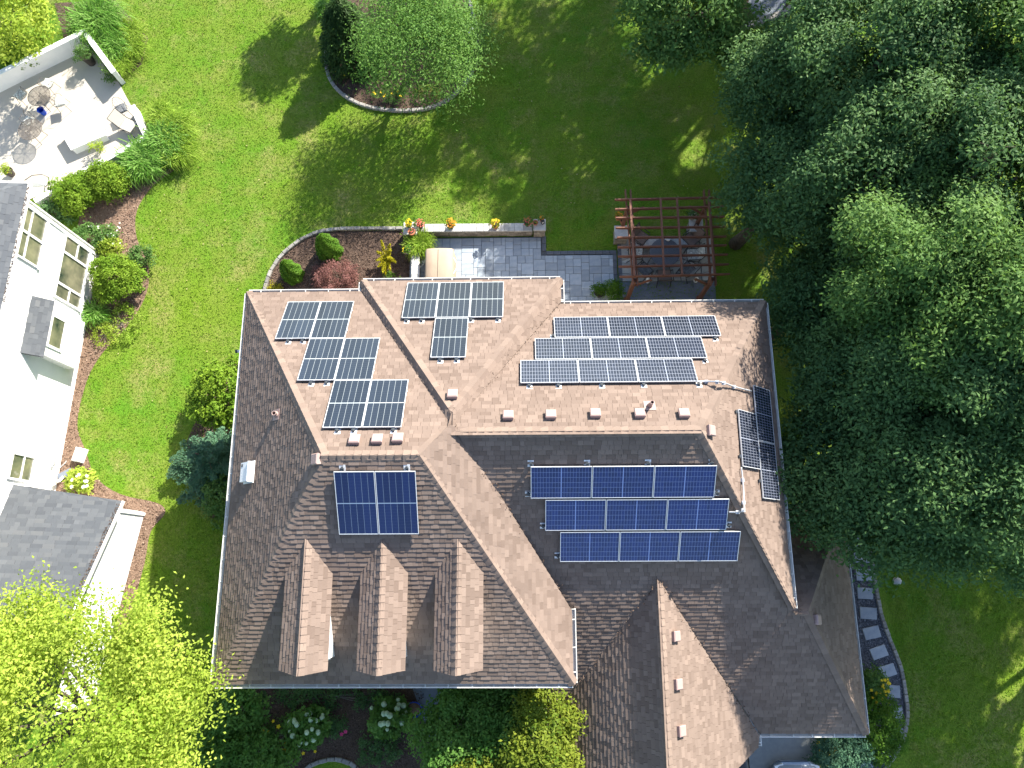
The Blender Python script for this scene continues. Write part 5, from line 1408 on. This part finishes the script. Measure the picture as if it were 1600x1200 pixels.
pot_plant('dark urn with a leafy shrub in the corner of the white patio wall', 133, 86, .03, .26, .55, 'pot_dark', .34, 'mid', None, 0, 900)
pot_plant('lime green potted plant by the corner of the grey roof', 12, 267, .03, .2, .3, 'pot_dark', .24, 'lime', 'yellow', 6, 320)

# ================================================================== SHRUBS AND GRASSES
Z0 = .012
def shp(x, y, z): q = at(x, y, z); return (q.x, q.y, Z0)
shrub('boxwood_shrub', 'round clipped boxwood beside the neighbour\'s lower window', 'shrub', shp(183, 438, .6), (.98, .95, .62), 'box', 11000, 34, .27)
shrub('boxwood_shrub', 'clipped boxwood nearest the house corner in the neighbour\'s bed', 'shrub', shp(118, 303, .6), (.88, .80, .58), 'box', 8500, 30, .26)
shrub('boxwood_shrub', 'clipped boxwood between the corner shrub and the long grasses', 'shrub', shp(165, 283, .6), (.85, .80, .58), 'box', 8500, 30, .26)
shrub('leafy_perennial', 'dark leafy perennial against the white downpipe', 'plant', shp(88, 333, .3), (.62, .5, .34), 'shade', 2600, 16, .2, .1, .05)
shrub('flowering_perennial', 'loose white flowering perennial under the clipped shrubs', 'plant', shp(150, 372, .3), (.85, .55, .36), 'mid', 3000, 20, .2, .1, .05)
SF = bpy.data.objects[-1] if False else None
tt = shrub('flowering_perennial', 'pale green perennial with white blooms by the bay bush', 'plant', shp(165, 385, .25), (.6, .4, .28), 'lime', 1500, 14, .16, .09, .05)
blossoms(tt, 'flower', [(at(x, y, .55)) for x, y in [(130+random.random()*60, 348+random.random()*36) for _ in range(22)]], .05, PETAL['white'])
shrub('small_shrub', 'small open shrub at the lawn edge beyond the round boxwood', 'shrub', shp(222, 402, .3), (.55, .45, .32), 'mid', 1500, 14, .17)
tt = shrub('hydrangea', 'lime hydrangea with white heads by the utility box', 'shrub', shp(124, 750, .4), (.46, .42, .36), 'lime', 1300, 14, .16, .11, .08)
blossoms(tt, 'flower_head', [at(random.uniform(112, 138), random.uniform(740, 762), .75) for _ in range(16)], .07, PETAL['white'])
GG = 'long bladed grasses round the walled patio'
grass_clump('tall dark green grass, the largest beside the tall white patio wall', at(150, 42, .3)[:2]+(Z0,) if False else shp(152, 38, .4), 1.25, .95, 'grass', 1700, GG, .03)
grass_clump('tall green grass between the big clump and the yellow ones', shp(176, 74, .4), .8, .7, 'grass', 900, GG, .028)
grass_clump('yellow green grass at the lawn corner, nearest the top', shp(203, 52, .3), .72, .55, 'grassy', 650, GG, .022)
grass_clump('yellow green grass below it, beside the open lawn', shp(207, 75, .3), .70, .55, 'grassy', 650, GG, .022)
grass_clump('yellow green grass at the end of the tall white wall', shp(188, 97, .3), .68, .5, 'grassy', 650, GG, .022)
grass_clump('yellow grass at the top of the long bed beside the patio gap', shp(250, 178, .3), .66, .5, 'grassy', 550, GG, .022)
grass_clump('yellow grass on the lawn side of the long bed', shp(274, 205, .3), .95, .65, 'grassy', 1300, GG, .022)
grass_clump('green grass in the middle of the long bed by the low wall', shp(256, 222, .4), .95, .7, 'grass', 1600, GG, .028)
grass_clump('yellow grass at the lower end of the long bed', shp(278, 238, .3), .85, .6, 'grassy', 1000, GG, .022)
grass_clump('green grass along the low wall next to the clipped shrubs', shp(222, 252, .4), .95, .7, 'grass', 1700, GG, .028)
grass_clump('daylily clump in the shade of the white bay', shp(147, 490, .3), .62, .5, 'grass', 260, GG, .03, 'daylily_clump', 'plant')
shrub('creeping_plant', 'yellow creeping ground plant along the bed edge by the bay', 'plant', shp(190, 505, .1), (.75, .9, .12), 'grassy', 1600, 22, .14, .07, .04)
shrub('creeping_plant', 'patchy green ground plant in the bark by the curved lawn edge', 'plant', shp(165, 520, .1), (.6, .5, .12), 'lime', 900, 16, .14, .07, .04)
shrub('wall_climber', 'small white flowered climber on the low patio wall', 'plant', shp(150, 228, .4), (.35, .2, .3), 'lime', 260, 9, .12, .08, .05)
shrub('wall_climber', 'trailing green plant at the free end of the tall white wall', 'plant', shp(169, 111, .7), (.26, .2, .42), 'mid', 360, 9, .12, .08, .05)

# corner bed
def arborvitae(label, x, y, hgt, R, leaf='bright'):
    p = at(x, y, hgt*.5); t = thing('arborvitae', label, 'shrub', (p.x, p.y, Z0), 'two small cone evergreens')
    n = 7500; z = rng.random(n)**1.25; a = rng.random(n)*2*math.pi
    rr = R*np.sqrt(np.clip(1-z**1.5, 0, 1))*(.82+.25*rng.random(n))+.02
    rr *= 1+.08*np.sin(a*7+z*9)
    P = np.stack([p.x+rr*np.cos(a), p.y+rr*np.sin(a), Z0+.05+z*hgt], 1)
    Nn = np.stack([np.cos(a)*.8, np.sin(a)*.8, np.full(n, .55)], 1)+rng.normal(size=(n, 3))*.35
    leaf_mesh('foliage', P, Nn, .085, .034, LEAF[leaf], t, .3+.4*rng.random(n)+.3*np.sin(a*7+z*9)*.5)
    mb = MB(); mb.tube([(p.x, p.y, 0), (p.x, p.y, hgt*.9)], [.05, .015], 6); mb.build('stem', M['bark'], t)
arborvitae('larger cone evergreen at the back of the corner bed', 510, 383, 1.5, .48)
arborvitae('smaller cone evergreen at the left of the corner bed', 452, 421, 1.3, .40)
shrub('lace_maple', 'low weeping maple with pinkish red leaves in the corner bed', 'shrub', shp(526, 432, .45), (.88, .72, .40), 'maple', 6000, 30, .2, .085, .022)
gt_ = at(604, 402, .4); t = thing('golden_conifer', 'bright yellow feathery conifer by the shadow of the short wall', 'shrub', (gt_.x, gt_.y, Z0))
Ps, Ns, Ts, mb = [], [], [], MB()
for k in range(15):
    a = random.random()*6.28; L_ = random.uniform(.35, .8); z1 = random.uniform(.3, .95); b0_ = Vector((gt_.x, gt_.y, .15)); e_ = Vector((gt_.x+.40*L_*math.cos(a)*1.3, gt_.y+L_*math.sin(a)*1.1, z1))
    mb.tube([b0_, b0_.lerp(e_, .5)+Vector((0, 0, .12)), e_], [.014, .009, .004], 4)
    m_ = 190; u_ = rng.random(m_); sp = np.array([tuple(b0_.lerp(e_, float(x_))+Vector((0, 0, .12*4*float(x_)*(1-float(x_))))) for x_ in u_])
    Ps.append(sp+rng.normal(size=(m_, 3))*(.055*(1.25-u_))[:, None]); Ns.append(np.tile([[0, 0, 1.]], (m_, 1))+rng.normal(size=(m_, 3))*.5); Ts.append(rng.random(m_))
leaf_mesh('foliage', np.concatenate(Ps), np.concatenate(Ns), .085, .035, LEAF['gold'], t, np.concatenate(Ts)); mb.build('branch', M['stem'], t)
shrub('golden_creeper', 'small yellow ground plant tucked under the left rear gutter', 'plant', shp(431, 451, .1), (.3, .16, .14), 'gold', 420, 9, .1, .06, .035)
shrub('green_seedling', 'low green plant at the foot of the yellow conifer', 'plant', shp(610, 434, .1), (.26, .2, .14), 'bright', 300, 8, .1, .06, .035)
grass_clump('lime green arching grass in the patio corner beside the covered grill', shp(654, 382, .5), .62, .75, 'grassy', 900, None, .02, 'lime_grass')

# left side of the main house
shrub('yellow_shrub', 'yellow green leafy shrub against the left wall of the house', 'shrub', shp(348, 620, 1.0), (.95, 1.25, 1.0), 'box', 6800, 26, .42, .13, .07)
def spruce(label, x, y, hgt, R):
    p = at(x, y, hgt*.35); t = thing('spruce', label, 'tree', (p.x, p.y, Z0)); Ps, Ns, Ts, Td = [], [], [], []; mb = MB()
    mb.tube([(p.x, p.y, 0), (p.x, p.y, hgt)], [.10, .02], 7)
    for lv in range(13):
        zz = hgt*(.08+.9*lv/13); rr = R*(1-lv/13.5)
        for k in range(max(5, int(12*(1-lv/15)))):
            a = random.random()*6.28; L_ = rr*random.uniform(.75, 1.15); d = Vector((math.cos(a), math.sin(a), random.uniform(-.05, .2))); b_ = Vector((p.x, p.y, zz))
            mb.tube([b_, b_+d*L_], [.02, .005], 4)
            m_ = int(240*L_)+20; u_ = (.12+.9*rng.random(m_)); side = rng.normal(size=m_)*(.20*L_*(1.1-u_)+.03)
            sp = np.array([[b_.x, b_.y, b_.z]])+np.outer(u_*L_, np.array(d))+np.outer(side, [-math.sin(a), math.cos(a), 0]); sp[:, 2] -= .04*np.abs(side)/(.1)*.5
            Ps.append(sp); Ns.append(np.tile([[d.x*.2, d.y*.2, 1.]], (m_, 1))+rng.normal(size=(m_, 3))*.35); Ts.append(.25*rng.random(m_)+.65*u_)
            Td.append(np.tile([tuple(d)], (m_, 1)))
    leaf_mesh('needles', np.concatenate(Ps), np.concatenate(Ns), .12, .042, LEAF['spruce'], t, np.concatenate(Ts), np.concatenate(Td)); mb.build('trunk', M['bark'], t)
spruce('blue green spruce with outstretched branches at the left wall of the house', 340, 720, 3.0, 1.95)
shrub('side_shrub', 'dark green leafy shrub below the blue green spruce', 'shrub', shp(352, 772, .9), (.80, .95, .85), 'mid', 3600, 22, .32, .13, .07)

# island bed
tree('feathery_tree', 'light green feathery tree standing in the island bed', 'tree', shp(655, 70, .1), tuple(at(655, 72, 3.2)), (2.2, 2.15, 1.8), 'birch', 24000, 26, .85, .13, .045, .13, spread=.34, fill=.25)
def conifer(label, x, y, hgt, R):
    p = at(x, y, hgt*.45); t = thing('cypress', label, 'tree', (p.x, p.y, Z0)); n = 15000
    z = rng.random(n)**1.2; a = rng.random(n)*6.283
    tuft = .5+.5*np.sin(a*9+3*np.sin(z*17)); rr = R*np.clip(1-z, 0, 1)**.45*(.62+.45*tuft*rng.random(n)**.5)+.03
    P = np.stack([p.x+rr*np.cos(a), p.y+rr*np.sin(a), .1+z*hgt+.1*rng.normal(size=n)], 1)
    Td = np.stack([np.cos(a), np.sin(a), np.full(n, .3)], 1)
    leaf_mesh('needles', P, Td*.3+np.array([0, 0, 1.])+rng.normal(size=(n, 3))*.4, .20, .05, LEAF['conifer'], t, .15+.55*tuft*rng.random(n)+.2*(rng.random(n)), Td)
    mb = MB(); mb.tube([(p.x, p.y, 0), (p.x, p.y, hgt*.95)], [.12, .02], 7); mb.build('trunk', M['bark'], t)
conifer('dark feathery conifer at the left of the island bed', 543, 55, 3.2, 1.45)
tt = shrub('daylily', 'yellow daylilies under the feathery tree at the front of the island', 'plant', shp(608, 148, .2), (.95, .3, .26), 'mid', 900, 14, .16, .16, .02)
blossoms(tt, 'flower', [at(x, y, .5) for x, y in [(584, 144), (586, 147), (602, 147), (600, 150), (622, 143), (626, 150), (612, 146), (596, 144)]], .07, PETAL['yellow'])
tt = shrub('daylily', 'sparse yellow daylilies in dark bark at the left of the island', 'plant', shp(532, 112, .2), (.6, .42, .24), 'mid', 500, 10, .16, .16, .02)
blossoms(tt, 'flower', [at(x, y, .45) for x, y in [(524, 112), (523, 108), (538, 118)]], .06, PETAL['yellow'])
shrub('small_perennial', 'tawny low perennial at the right front of the island', 'plant', shp(668, 148, .2), (.5, .32, .25), 'amber', 500, 10, .14, .14, .02)
tt = shrub('mixed_perennials', 'loose perennials with small white flowers along the right side of the island', 'plant', shp(722, 70, .25), (.85, 1.5, .32), 'mid', 3600, 26, .26, .12, .05)
blossoms(tt, 'flower', [at(random.uniform(700, 740), random.uniform(20, 110), .6) for _ in range(70)], .05, PETAL['white'])
grass_clump('dark strappy plant at the upper left of the island bed', shp(505, 12, .2), .5, .4, 'grass', 220, None, .03, 'strappy_plant', 'plant')
# front beds in shade
for (x, y, rx, ry, lb) in ((484, 1136, .72, .60, 'white mophead hydrangea left of the dark bed, above the yellow lilies'), (607, 1119, .66, .66, 'white mophead hydrangea right of the dark bed, next to the blue tub')):
    tt = shrub('hydrangea', lb, 'shrub', shp(x, y, .5), (rx, ry, .5), 'birch', 2600, 22, .2, .14, .09, 'hydrangeas in the front bed')
    c0_ = at(x, y, .55)
    for k in range(21):
        mb = MB()
        a = random.random()*6.28; q_ = math.sqrt(random.random()); p_ = Vector((c0_.x+rx*1.1*q_*math.cos(a), c0_.y+ry*1.05*q_*math.sin(a), .55+.55*(1-q_*q_)+.05)); r_ = random.uniform(.065, .115)
        mb.lathe([(r_*.5, -r_*.7), (r_*.95, -r_*.25), (r_, .0), (r_*.86, r_*.42), (r_*.5, r_*.75), (r_*.1, r_*.86)], p_, 9, random.random(), sx=random.uniform(.85, 1.1)); mb.build('flower_head', PETAL['pale'], tt)
tt = shrub('daylily', 'yellow lilies in the shade below the dark front shrubs', 'plant', shp(440, 1152, .3), (1.0, .75, .3), 'mid', 1600, 18, .18, .18, .022)
blossoms(tt, 'flower', [at(300+x/4, 950+y/4, .62) for x, y in [(508, 707), (541, 740), (446, 768), (478, 772), (495, 838), (553, 830), (543, 862), (585, 847), (605, 846), (580, 887), (650, 900), (696, 908), (612, 940), (770, 897)]], .075, PETAL['yellow'])
tt = shrub('rose_bush', 'small rose with one magenta bloom between the hydrangeas', 'plant', shp(526, 1134, .3), (.4, .36, .3), 'shade', 600, 10, .15, .08, .045)
blossoms(tt, 'flower', [at(515, 1128, .62), at(534, 1147, .5), at(540, 1143, .5)], .08, PETAL['pink'])
shrub('low_perennial', 'low dark perennial at the lower right of the dark front bed', 'plant', shp(590, 1170, .25), (.6, .5, .26), 'shade', 1300, 14, .18, .1, .045)
shrub('dark_shrub', 'dark leafy shrub under the front gutter corner', 'shrub', shp(372, 1112, .8), (.9, .8, .75), 'birch', 4200, 24, .34, .13, .075)
shrub('dark_shrub', 'blue green shrub at the bottom edge below the yellow lilies', 'shrub', shp(405, 1180, .8), (1.05, .75, .75), 'birch', 4200, 24, .34, .13, .07)
shrub('dark_shrub', 'dark shrub at the bottom edge beside the bright tree', 'shrub', shp(345, 1178, .9), (.8, .8, .85), 'birch', 3600, 22, .34, .13, .075)
shrub('low_hedge', 'strip of low dark ground cover along the front wall', 'plant', shp(520, 1088, .15), (2.6, .34, .16), 'shade', 3000, 30, .2, .08, .045)
q = at(646, 1106, .4); t = thing('garden_tub', 'bright blue garden tub heaped with brown bark beside the front walk', 'tub', (q.x, q.y, .03))
mb = MB(); mb.lathe([(.19, 0), (.25, .28), (.275, .30), (.275, .33), (.245, .33), (.235, .27)], (q.x, q.y-.08, .03), 18, sx=1.15); mb.build('body', M['blue'], t)
mb = MB(); mb.lathe([(.24, .27), (.20, .34), (.12, .42), (.03, .45)], (q.x, q.y-.06, .03), 14, sx=1.15); mb.build('bark_heap', M['mulch_dry'], t)
mb = MB()
for sx in (-1, 1): mb.tube([(q.x+sx*.30, q.y-.16, .30), (q.x+sx*.36, q.y-.08, .36), (q.x+sx*.30, q.y, .30)], .014, 5)
mb.build('handle', M['blue'], t)
# right side by the path
shrub('spreading_evergreen', 'bright spreading evergreen over the gravel path at the lower right corner of the roof', 'shrub', shp(1372, 1136, .6), (.75, 1.15, .55), 'bright', 8000, 34, .28, .11, .035)
shrub('spreading_evergreen', 'darker spreading evergreen below the garage gutter', 'shrub', shp(1318, 1172, .6), (1.1, .62, .5), 'spruce', 7000, 32, .28, .11, .035)
tt = shrub('yellow_perennial', 'yellow flowering perennials between the garage wall and path', 'plant', shp(1364, 1074, .4), (.45, .62, .36), 'mid', 1700, 18, .2, .11, .05)
blossoms(tt, 'flower', [at(random.uniform(1360, 1394), random.uniform(1060, 1098), .72) for _ in range(26)], .06, PETAL['yellow'])
tt = shrub('yellow_perennial', 'yellow blooms in the dark bed beside the driveway', 'plant', shp(1292, 1192, .3), (.45, .4, .26), 'shade', 900, 14, .18, .1, .045)
blossoms(tt, 'flower', [at(random.uniform(1278, 1314), random.uniform(1160, 1198), .55) for _ in range(14)], .06, PETAL['yellow'])
q = at(1401, 908, .02); mb = MB(); mb.lathe([(.12, 0), (.15, .05), (.11, .13), (.03, .16)], (q.x, q.y, 0), 9, sx=1.2); o = mb.build('pale_rock', M['capstone']); tag(o, 'small pale rock lying alone in the shaded lawn', 'rock')

# ================================================================== TREES
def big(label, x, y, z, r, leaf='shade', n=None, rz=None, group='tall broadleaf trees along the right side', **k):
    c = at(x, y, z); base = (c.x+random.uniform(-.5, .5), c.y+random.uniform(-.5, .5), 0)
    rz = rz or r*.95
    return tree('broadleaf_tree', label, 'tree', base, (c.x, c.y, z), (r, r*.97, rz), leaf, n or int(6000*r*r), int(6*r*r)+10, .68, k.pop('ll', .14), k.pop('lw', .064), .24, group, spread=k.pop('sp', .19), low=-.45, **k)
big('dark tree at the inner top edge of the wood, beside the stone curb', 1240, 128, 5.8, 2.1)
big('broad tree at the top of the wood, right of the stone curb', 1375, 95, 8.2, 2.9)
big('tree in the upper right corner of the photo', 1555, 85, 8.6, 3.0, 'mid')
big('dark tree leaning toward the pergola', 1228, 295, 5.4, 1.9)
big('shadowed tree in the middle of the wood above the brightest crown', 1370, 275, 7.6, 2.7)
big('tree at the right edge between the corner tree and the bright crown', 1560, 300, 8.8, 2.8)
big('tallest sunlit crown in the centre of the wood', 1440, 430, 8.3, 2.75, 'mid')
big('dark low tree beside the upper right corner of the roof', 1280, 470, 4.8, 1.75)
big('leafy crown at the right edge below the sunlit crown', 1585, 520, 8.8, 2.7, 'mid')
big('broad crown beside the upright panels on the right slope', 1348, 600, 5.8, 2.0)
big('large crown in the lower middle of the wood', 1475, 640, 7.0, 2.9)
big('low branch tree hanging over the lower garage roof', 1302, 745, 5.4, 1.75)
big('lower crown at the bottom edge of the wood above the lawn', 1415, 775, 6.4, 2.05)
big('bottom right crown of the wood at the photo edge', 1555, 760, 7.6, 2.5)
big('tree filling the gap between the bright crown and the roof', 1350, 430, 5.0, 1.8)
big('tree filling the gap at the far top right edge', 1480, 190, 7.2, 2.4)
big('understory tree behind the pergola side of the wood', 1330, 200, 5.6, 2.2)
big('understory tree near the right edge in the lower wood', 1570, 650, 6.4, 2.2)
tree('maple_tree', 'mid green tree at the top edge beside the stone curb', 'tree', tuple(at(1100, 20, 0)), tuple(at(1066, 30, 5.2)), (2.15, 2.0, 1.7), 'mid', 15000, 42, .6, .17, .08, .18, spread=.17)
tree('broadleaf_tree', 'bright yellow green tree in the bottom left corner over the grey garage', 'tree', tuple(at(250, 1120, 0)), tuple(at(92, 1122, 7.2)), (3.85, 3.35, 2.5), 'lime', 64000, 85, .72, .105, .06, .22, spread=.26, fill=.35, clump=12)
tree('small_tree', 'small yellow green tree in the top left corner', 'tree', tuple(at(25, 60, 0)), tuple(at(8, 32, 3.0)), (1.6, 1.5, 1.2), 'lime', 5200, 24, .45, .16, .09, .1, spread=.17)
shrub('corner_shrub', 'yellow green shrub outside the tall white patio wall', 'shrub', shp(32, 75, .6), (1.3, .8, .7), 'box', 5200, 26, .34, .11, .06)
FT = 'small ornamental trees at the front walk'
tree('ornamental_tree', 'shaded green ornamental tree left of the front walk at the bottom', 'tree', tuple(at(700, 1120, 0)), tuple(at(732, 1145, 2.9)), (1.45, 1.6, 1.2), 'birch', 15000, 34, .5, .12, .065, .1, FT, spread=.13)
tree('ornamental_tree', 'shaded green ornamental tree under the middle of the front gutter', 'tree', tuple(at(782, 1110, 0)), tuple(at(790, 1125, 3.0)), (1.4, 1.4, 1.2), 'birch', 13000, 32, .48, .12, .065, .1, FT, spread=.13)
tree('ornamental_tree', 'yellowish sunlit ornamental tree beside the lower roof valley', 'tree', tuple(at(838, 1140, 0)), tuple(at(846, 1157, 4.2)), (1.05, 1.4, 1.2), 'amber', 7600, 24, .42, .12, .065, .1, FT, spread=.13)
tree('ornamental_tree', 'ornamental tree with brown twigs at the bottom centre edge', 'tree', tuple(at(750, 1180, 0)), tuple(at(762, 1205, 3.3)), (1.35, .9, 1.0), 'amber', 7500, 28, .4, .12, .065, .1, FT, spread=.13)
# trees standing just beyond the top and right edges; they shade the lawn
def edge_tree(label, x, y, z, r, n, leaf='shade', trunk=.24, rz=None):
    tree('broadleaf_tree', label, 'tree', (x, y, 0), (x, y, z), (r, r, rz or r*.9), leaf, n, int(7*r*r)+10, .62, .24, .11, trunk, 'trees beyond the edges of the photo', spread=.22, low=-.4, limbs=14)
edge_tree('tree beyond the top edge shading the middle of the lawn', 5.5, 28.6, 7.4, 2.8, 6500)
edge_tree('tree beyond the top edge whose trunk shadow crosses the lawn', 10.2, 26.2, 8.6, 2.9, 14000)
edge_tree('tree beyond the top edge behind the stone curb', 14.2, 27.5, 8.4, 3.2, 17000)
edge_tree('tree beyond the top edge, farthest of the shading trees', 9.0, 33.5, 8.6, 3.4, 9000)
edge_tree('tree beyond the top edge above the island bed', 2.2, 33.2, 7.4, 2.4, 4500)
edge_tree('young tree beyond the top edge left of the island', -7.0, 28.4, 4.6, 1.15, 5000, trunk=.12)
edge_tree('tree beyond the right edge shading the lower lawn', 19.4, 9.0, 8.2, 2.9, 17000)
edge_tree('second tree beyond the right edge over the lower lawn', 20.4, 6.3, 7.8, 2.6, 12000)
edge_tree('sparse tree beyond the right edge casting thin branch shadows', 21.6, 0.3, 5.6, 2.8, 700, trunk=.3)

edge_tree('tree beyond the top edge between the two tall ones', 7.4, 30.6, 7.8, 2.5, 6000)
edge_tree('tall tree beyond the top edge shading the pergola', 12.6, 21.8, 7.6, 2.7, 15000)
edge_tree('tall tree deeper in the wood shading the pergola side', 16.2, 20.6, 8.4, 2.9, 15000)
edge_tree('leafy tree beyond the right edge nearest the gravel path', 20.8, 2.4, 6.8, 2.3, 11000)
edge_tree('tree beyond the right edge, farthest out over the lawn', 23.6, 9.2, 8.0, 2.6, 11000)
edge_tree('tree beyond the top edge shading the far terrace', 18.5, 33.6, 8.0, 3.0, 14000)
edge_tree('tree beyond the top edge, third of the tall row', 12.2, 30.6, 7.8, 2.7, 9000)
# ================================================================== CARS ON THE DRIVEWAY
def car(label, x, y, rot, col, z=.012):
    """hood towards +y; lofted body, cabin glass, roof, wheels"""
    t = thing('parked_car', label, 'car', (0, 0, 0), 'cars parked on the driveway')
    st = [(2.25, .55, .42, .62), (2.15, .74, .36, .76), (1.75, .86, .30, .88), (1.0, .90, .28, .96), (.3, .91, .27, .98), (-.9, .91, .27, .99), (-1.7, .89, .29, 1.0), (-2.1, .80, .36, .97), (-2.25, .66, .46, .86)]
    def loft(st, n_, name, mat, parent, prof):
        mb = MB(); vs = []; K = len(prof)
        for (y_, hw, z0_, z1_) in st:
            for (u_, w_) in prof: vs.append((u_*hw, y_, z0_+(z1_-z0_)*w_))
        fs = [(i*K+k, i*K+(k+1) % K, (i+1)*K+(k+1) % K, (i+1)*K+k) for i in range(len(st)-1) for k in range(K)]+[tuple(range(K)), tuple((len(st)-1)*K+k for k in range(K-1, -1, -1))]
        mb.add(vs, fs); return mb.build(name, mat, parent, smooth=True)
    body = loft(st, 0, 'body', col, t, [(-.8, 0), (-1, .2), (-1, .62), (-.93, .88), (-.75, .98), (0, 1.0), (.75, .98), (.93, .88), (1, .62), (1, .2), (.8, 0)])
    loft([(1.05, .74, .93, .96), (.35, .70, .95, 1.38), (-.5, .69, .95, 1.45), (-1.3, .68, .95, 1.40), (-1.95, .72, .95, .99)], 0, 'cabin_glass', M['glass'], t, [(-1.08, 0), (-.92, .85), (-.8, .97), (.8, .97), (.92, .85), (1.08, 0)])
    loft([(.36, .66, 1.36, 1.40), (-.1, .66, 1.42, 1.455), (-.6, .66, 1.43, 1.47), (-1.32, .63, 1.38, 1.415)], 0, 'roof_panel', col, t, [(-1.02, 0), (-.9, .9), (0, 1.1), (.9, .9), (1.02, 0)])
    for sx in (-1, 1):
        for yy in (1.4, -1.4):
            mb = MB(); mb.tube([(sx*.70, yy, .32), (sx*.90, yy, .32)], .32, 18); w_ = mb.build('wheel', M['black_metal'], t)
            mb = MB(); mb.tube([(sx*.88, yy, .32), (sx*.912, yy, .32)], .2, 14); mb.build('rim', M['alu'], w_)
        mb = MB(); mb.obox((sx*.62, 2.13, .68), (.15, -.04*sx, 0), (0, .05, 0), (0, 0, .06)); mb.build('headlight', M['porcelain'], t)
        mb = MB(); mb.obox((sx*.98, .62, .98), (.09, 0, 0), (0, .05, 0), (0, 0, .06)); mb.build('wing_mirror', col, t)
    p = at(x, y, .8); t.location = (p.x, p.y, z); t.rotation_euler = (0, 0, math.radians(rot)); return t
CB = simple('black_car_paint', (.012, .012, .014), (.016, .016, .02), 3, .25, spec=.6); CS = simple('silver_blue_car_paint', (.30, .36, .44), (.34, .40, .47), 3, .3, spec=.6, metal=.3)
c_ = car('black car in front of the garage gable at the bottom edge', 1137, 1262, 0, CB)
c_ = car('silver blue car with only its nose in view at the bottom edge', 1256, 1306, 0, CS)
lawn_tufts(110000)
# bits of leaf fallen on the lawn and caught in the roof valleys
def litter(name, P, size, mat, parent=None):
    n = len(P); Nn = np.stack([rng.normal(size=n)*.3, rng.normal(size=n)*.3, np.ones(n)], 1)
    leaf_mesh(name, np.array([tuple(p) for p in P]), Nn, size, size*.55, mat, parent, rng.random(n))['kind'] = 'stuff'
DRY = ramp_tint('dry_fallen_leaf', [(0.10, 0.07, 0.03), (0.26, 0.20, 0.08), (0.40, 0.36, 0.20)], 0.9)
litter('fallen_leaves', [Vector((x, y, .05)) for x, y in scatter(px([(250, 0), (1150, 0), (1150, 340), (420, 340), (330, 560), (250, 780), (130, 640)]), 420) if not inside((x, y), BED_I)], .075, DRY)
VP = []
for (a, b, k) in (((3.91, -.38, 6.40), (7.45, -5.2, 2.9), 90), ((-1.2, 2.7, 8.6), (1.3, -1.1, 5.95), 50), ((3.91, -.38, 6.40), (.9, -4.5, 3.4), 60), ((1.2, 8.35, 6.12), (-1.2, 5.0, 8.4), 25)):
    for _ in range(k):
        p = Vector(a).lerp(Vector(b), random.random()); VP.append(p+Vector((random.gauss(0, .07), random.gauss(0, .07), .06)))
litter('valley_litter', VP, .06, M['chip'], roof_o)
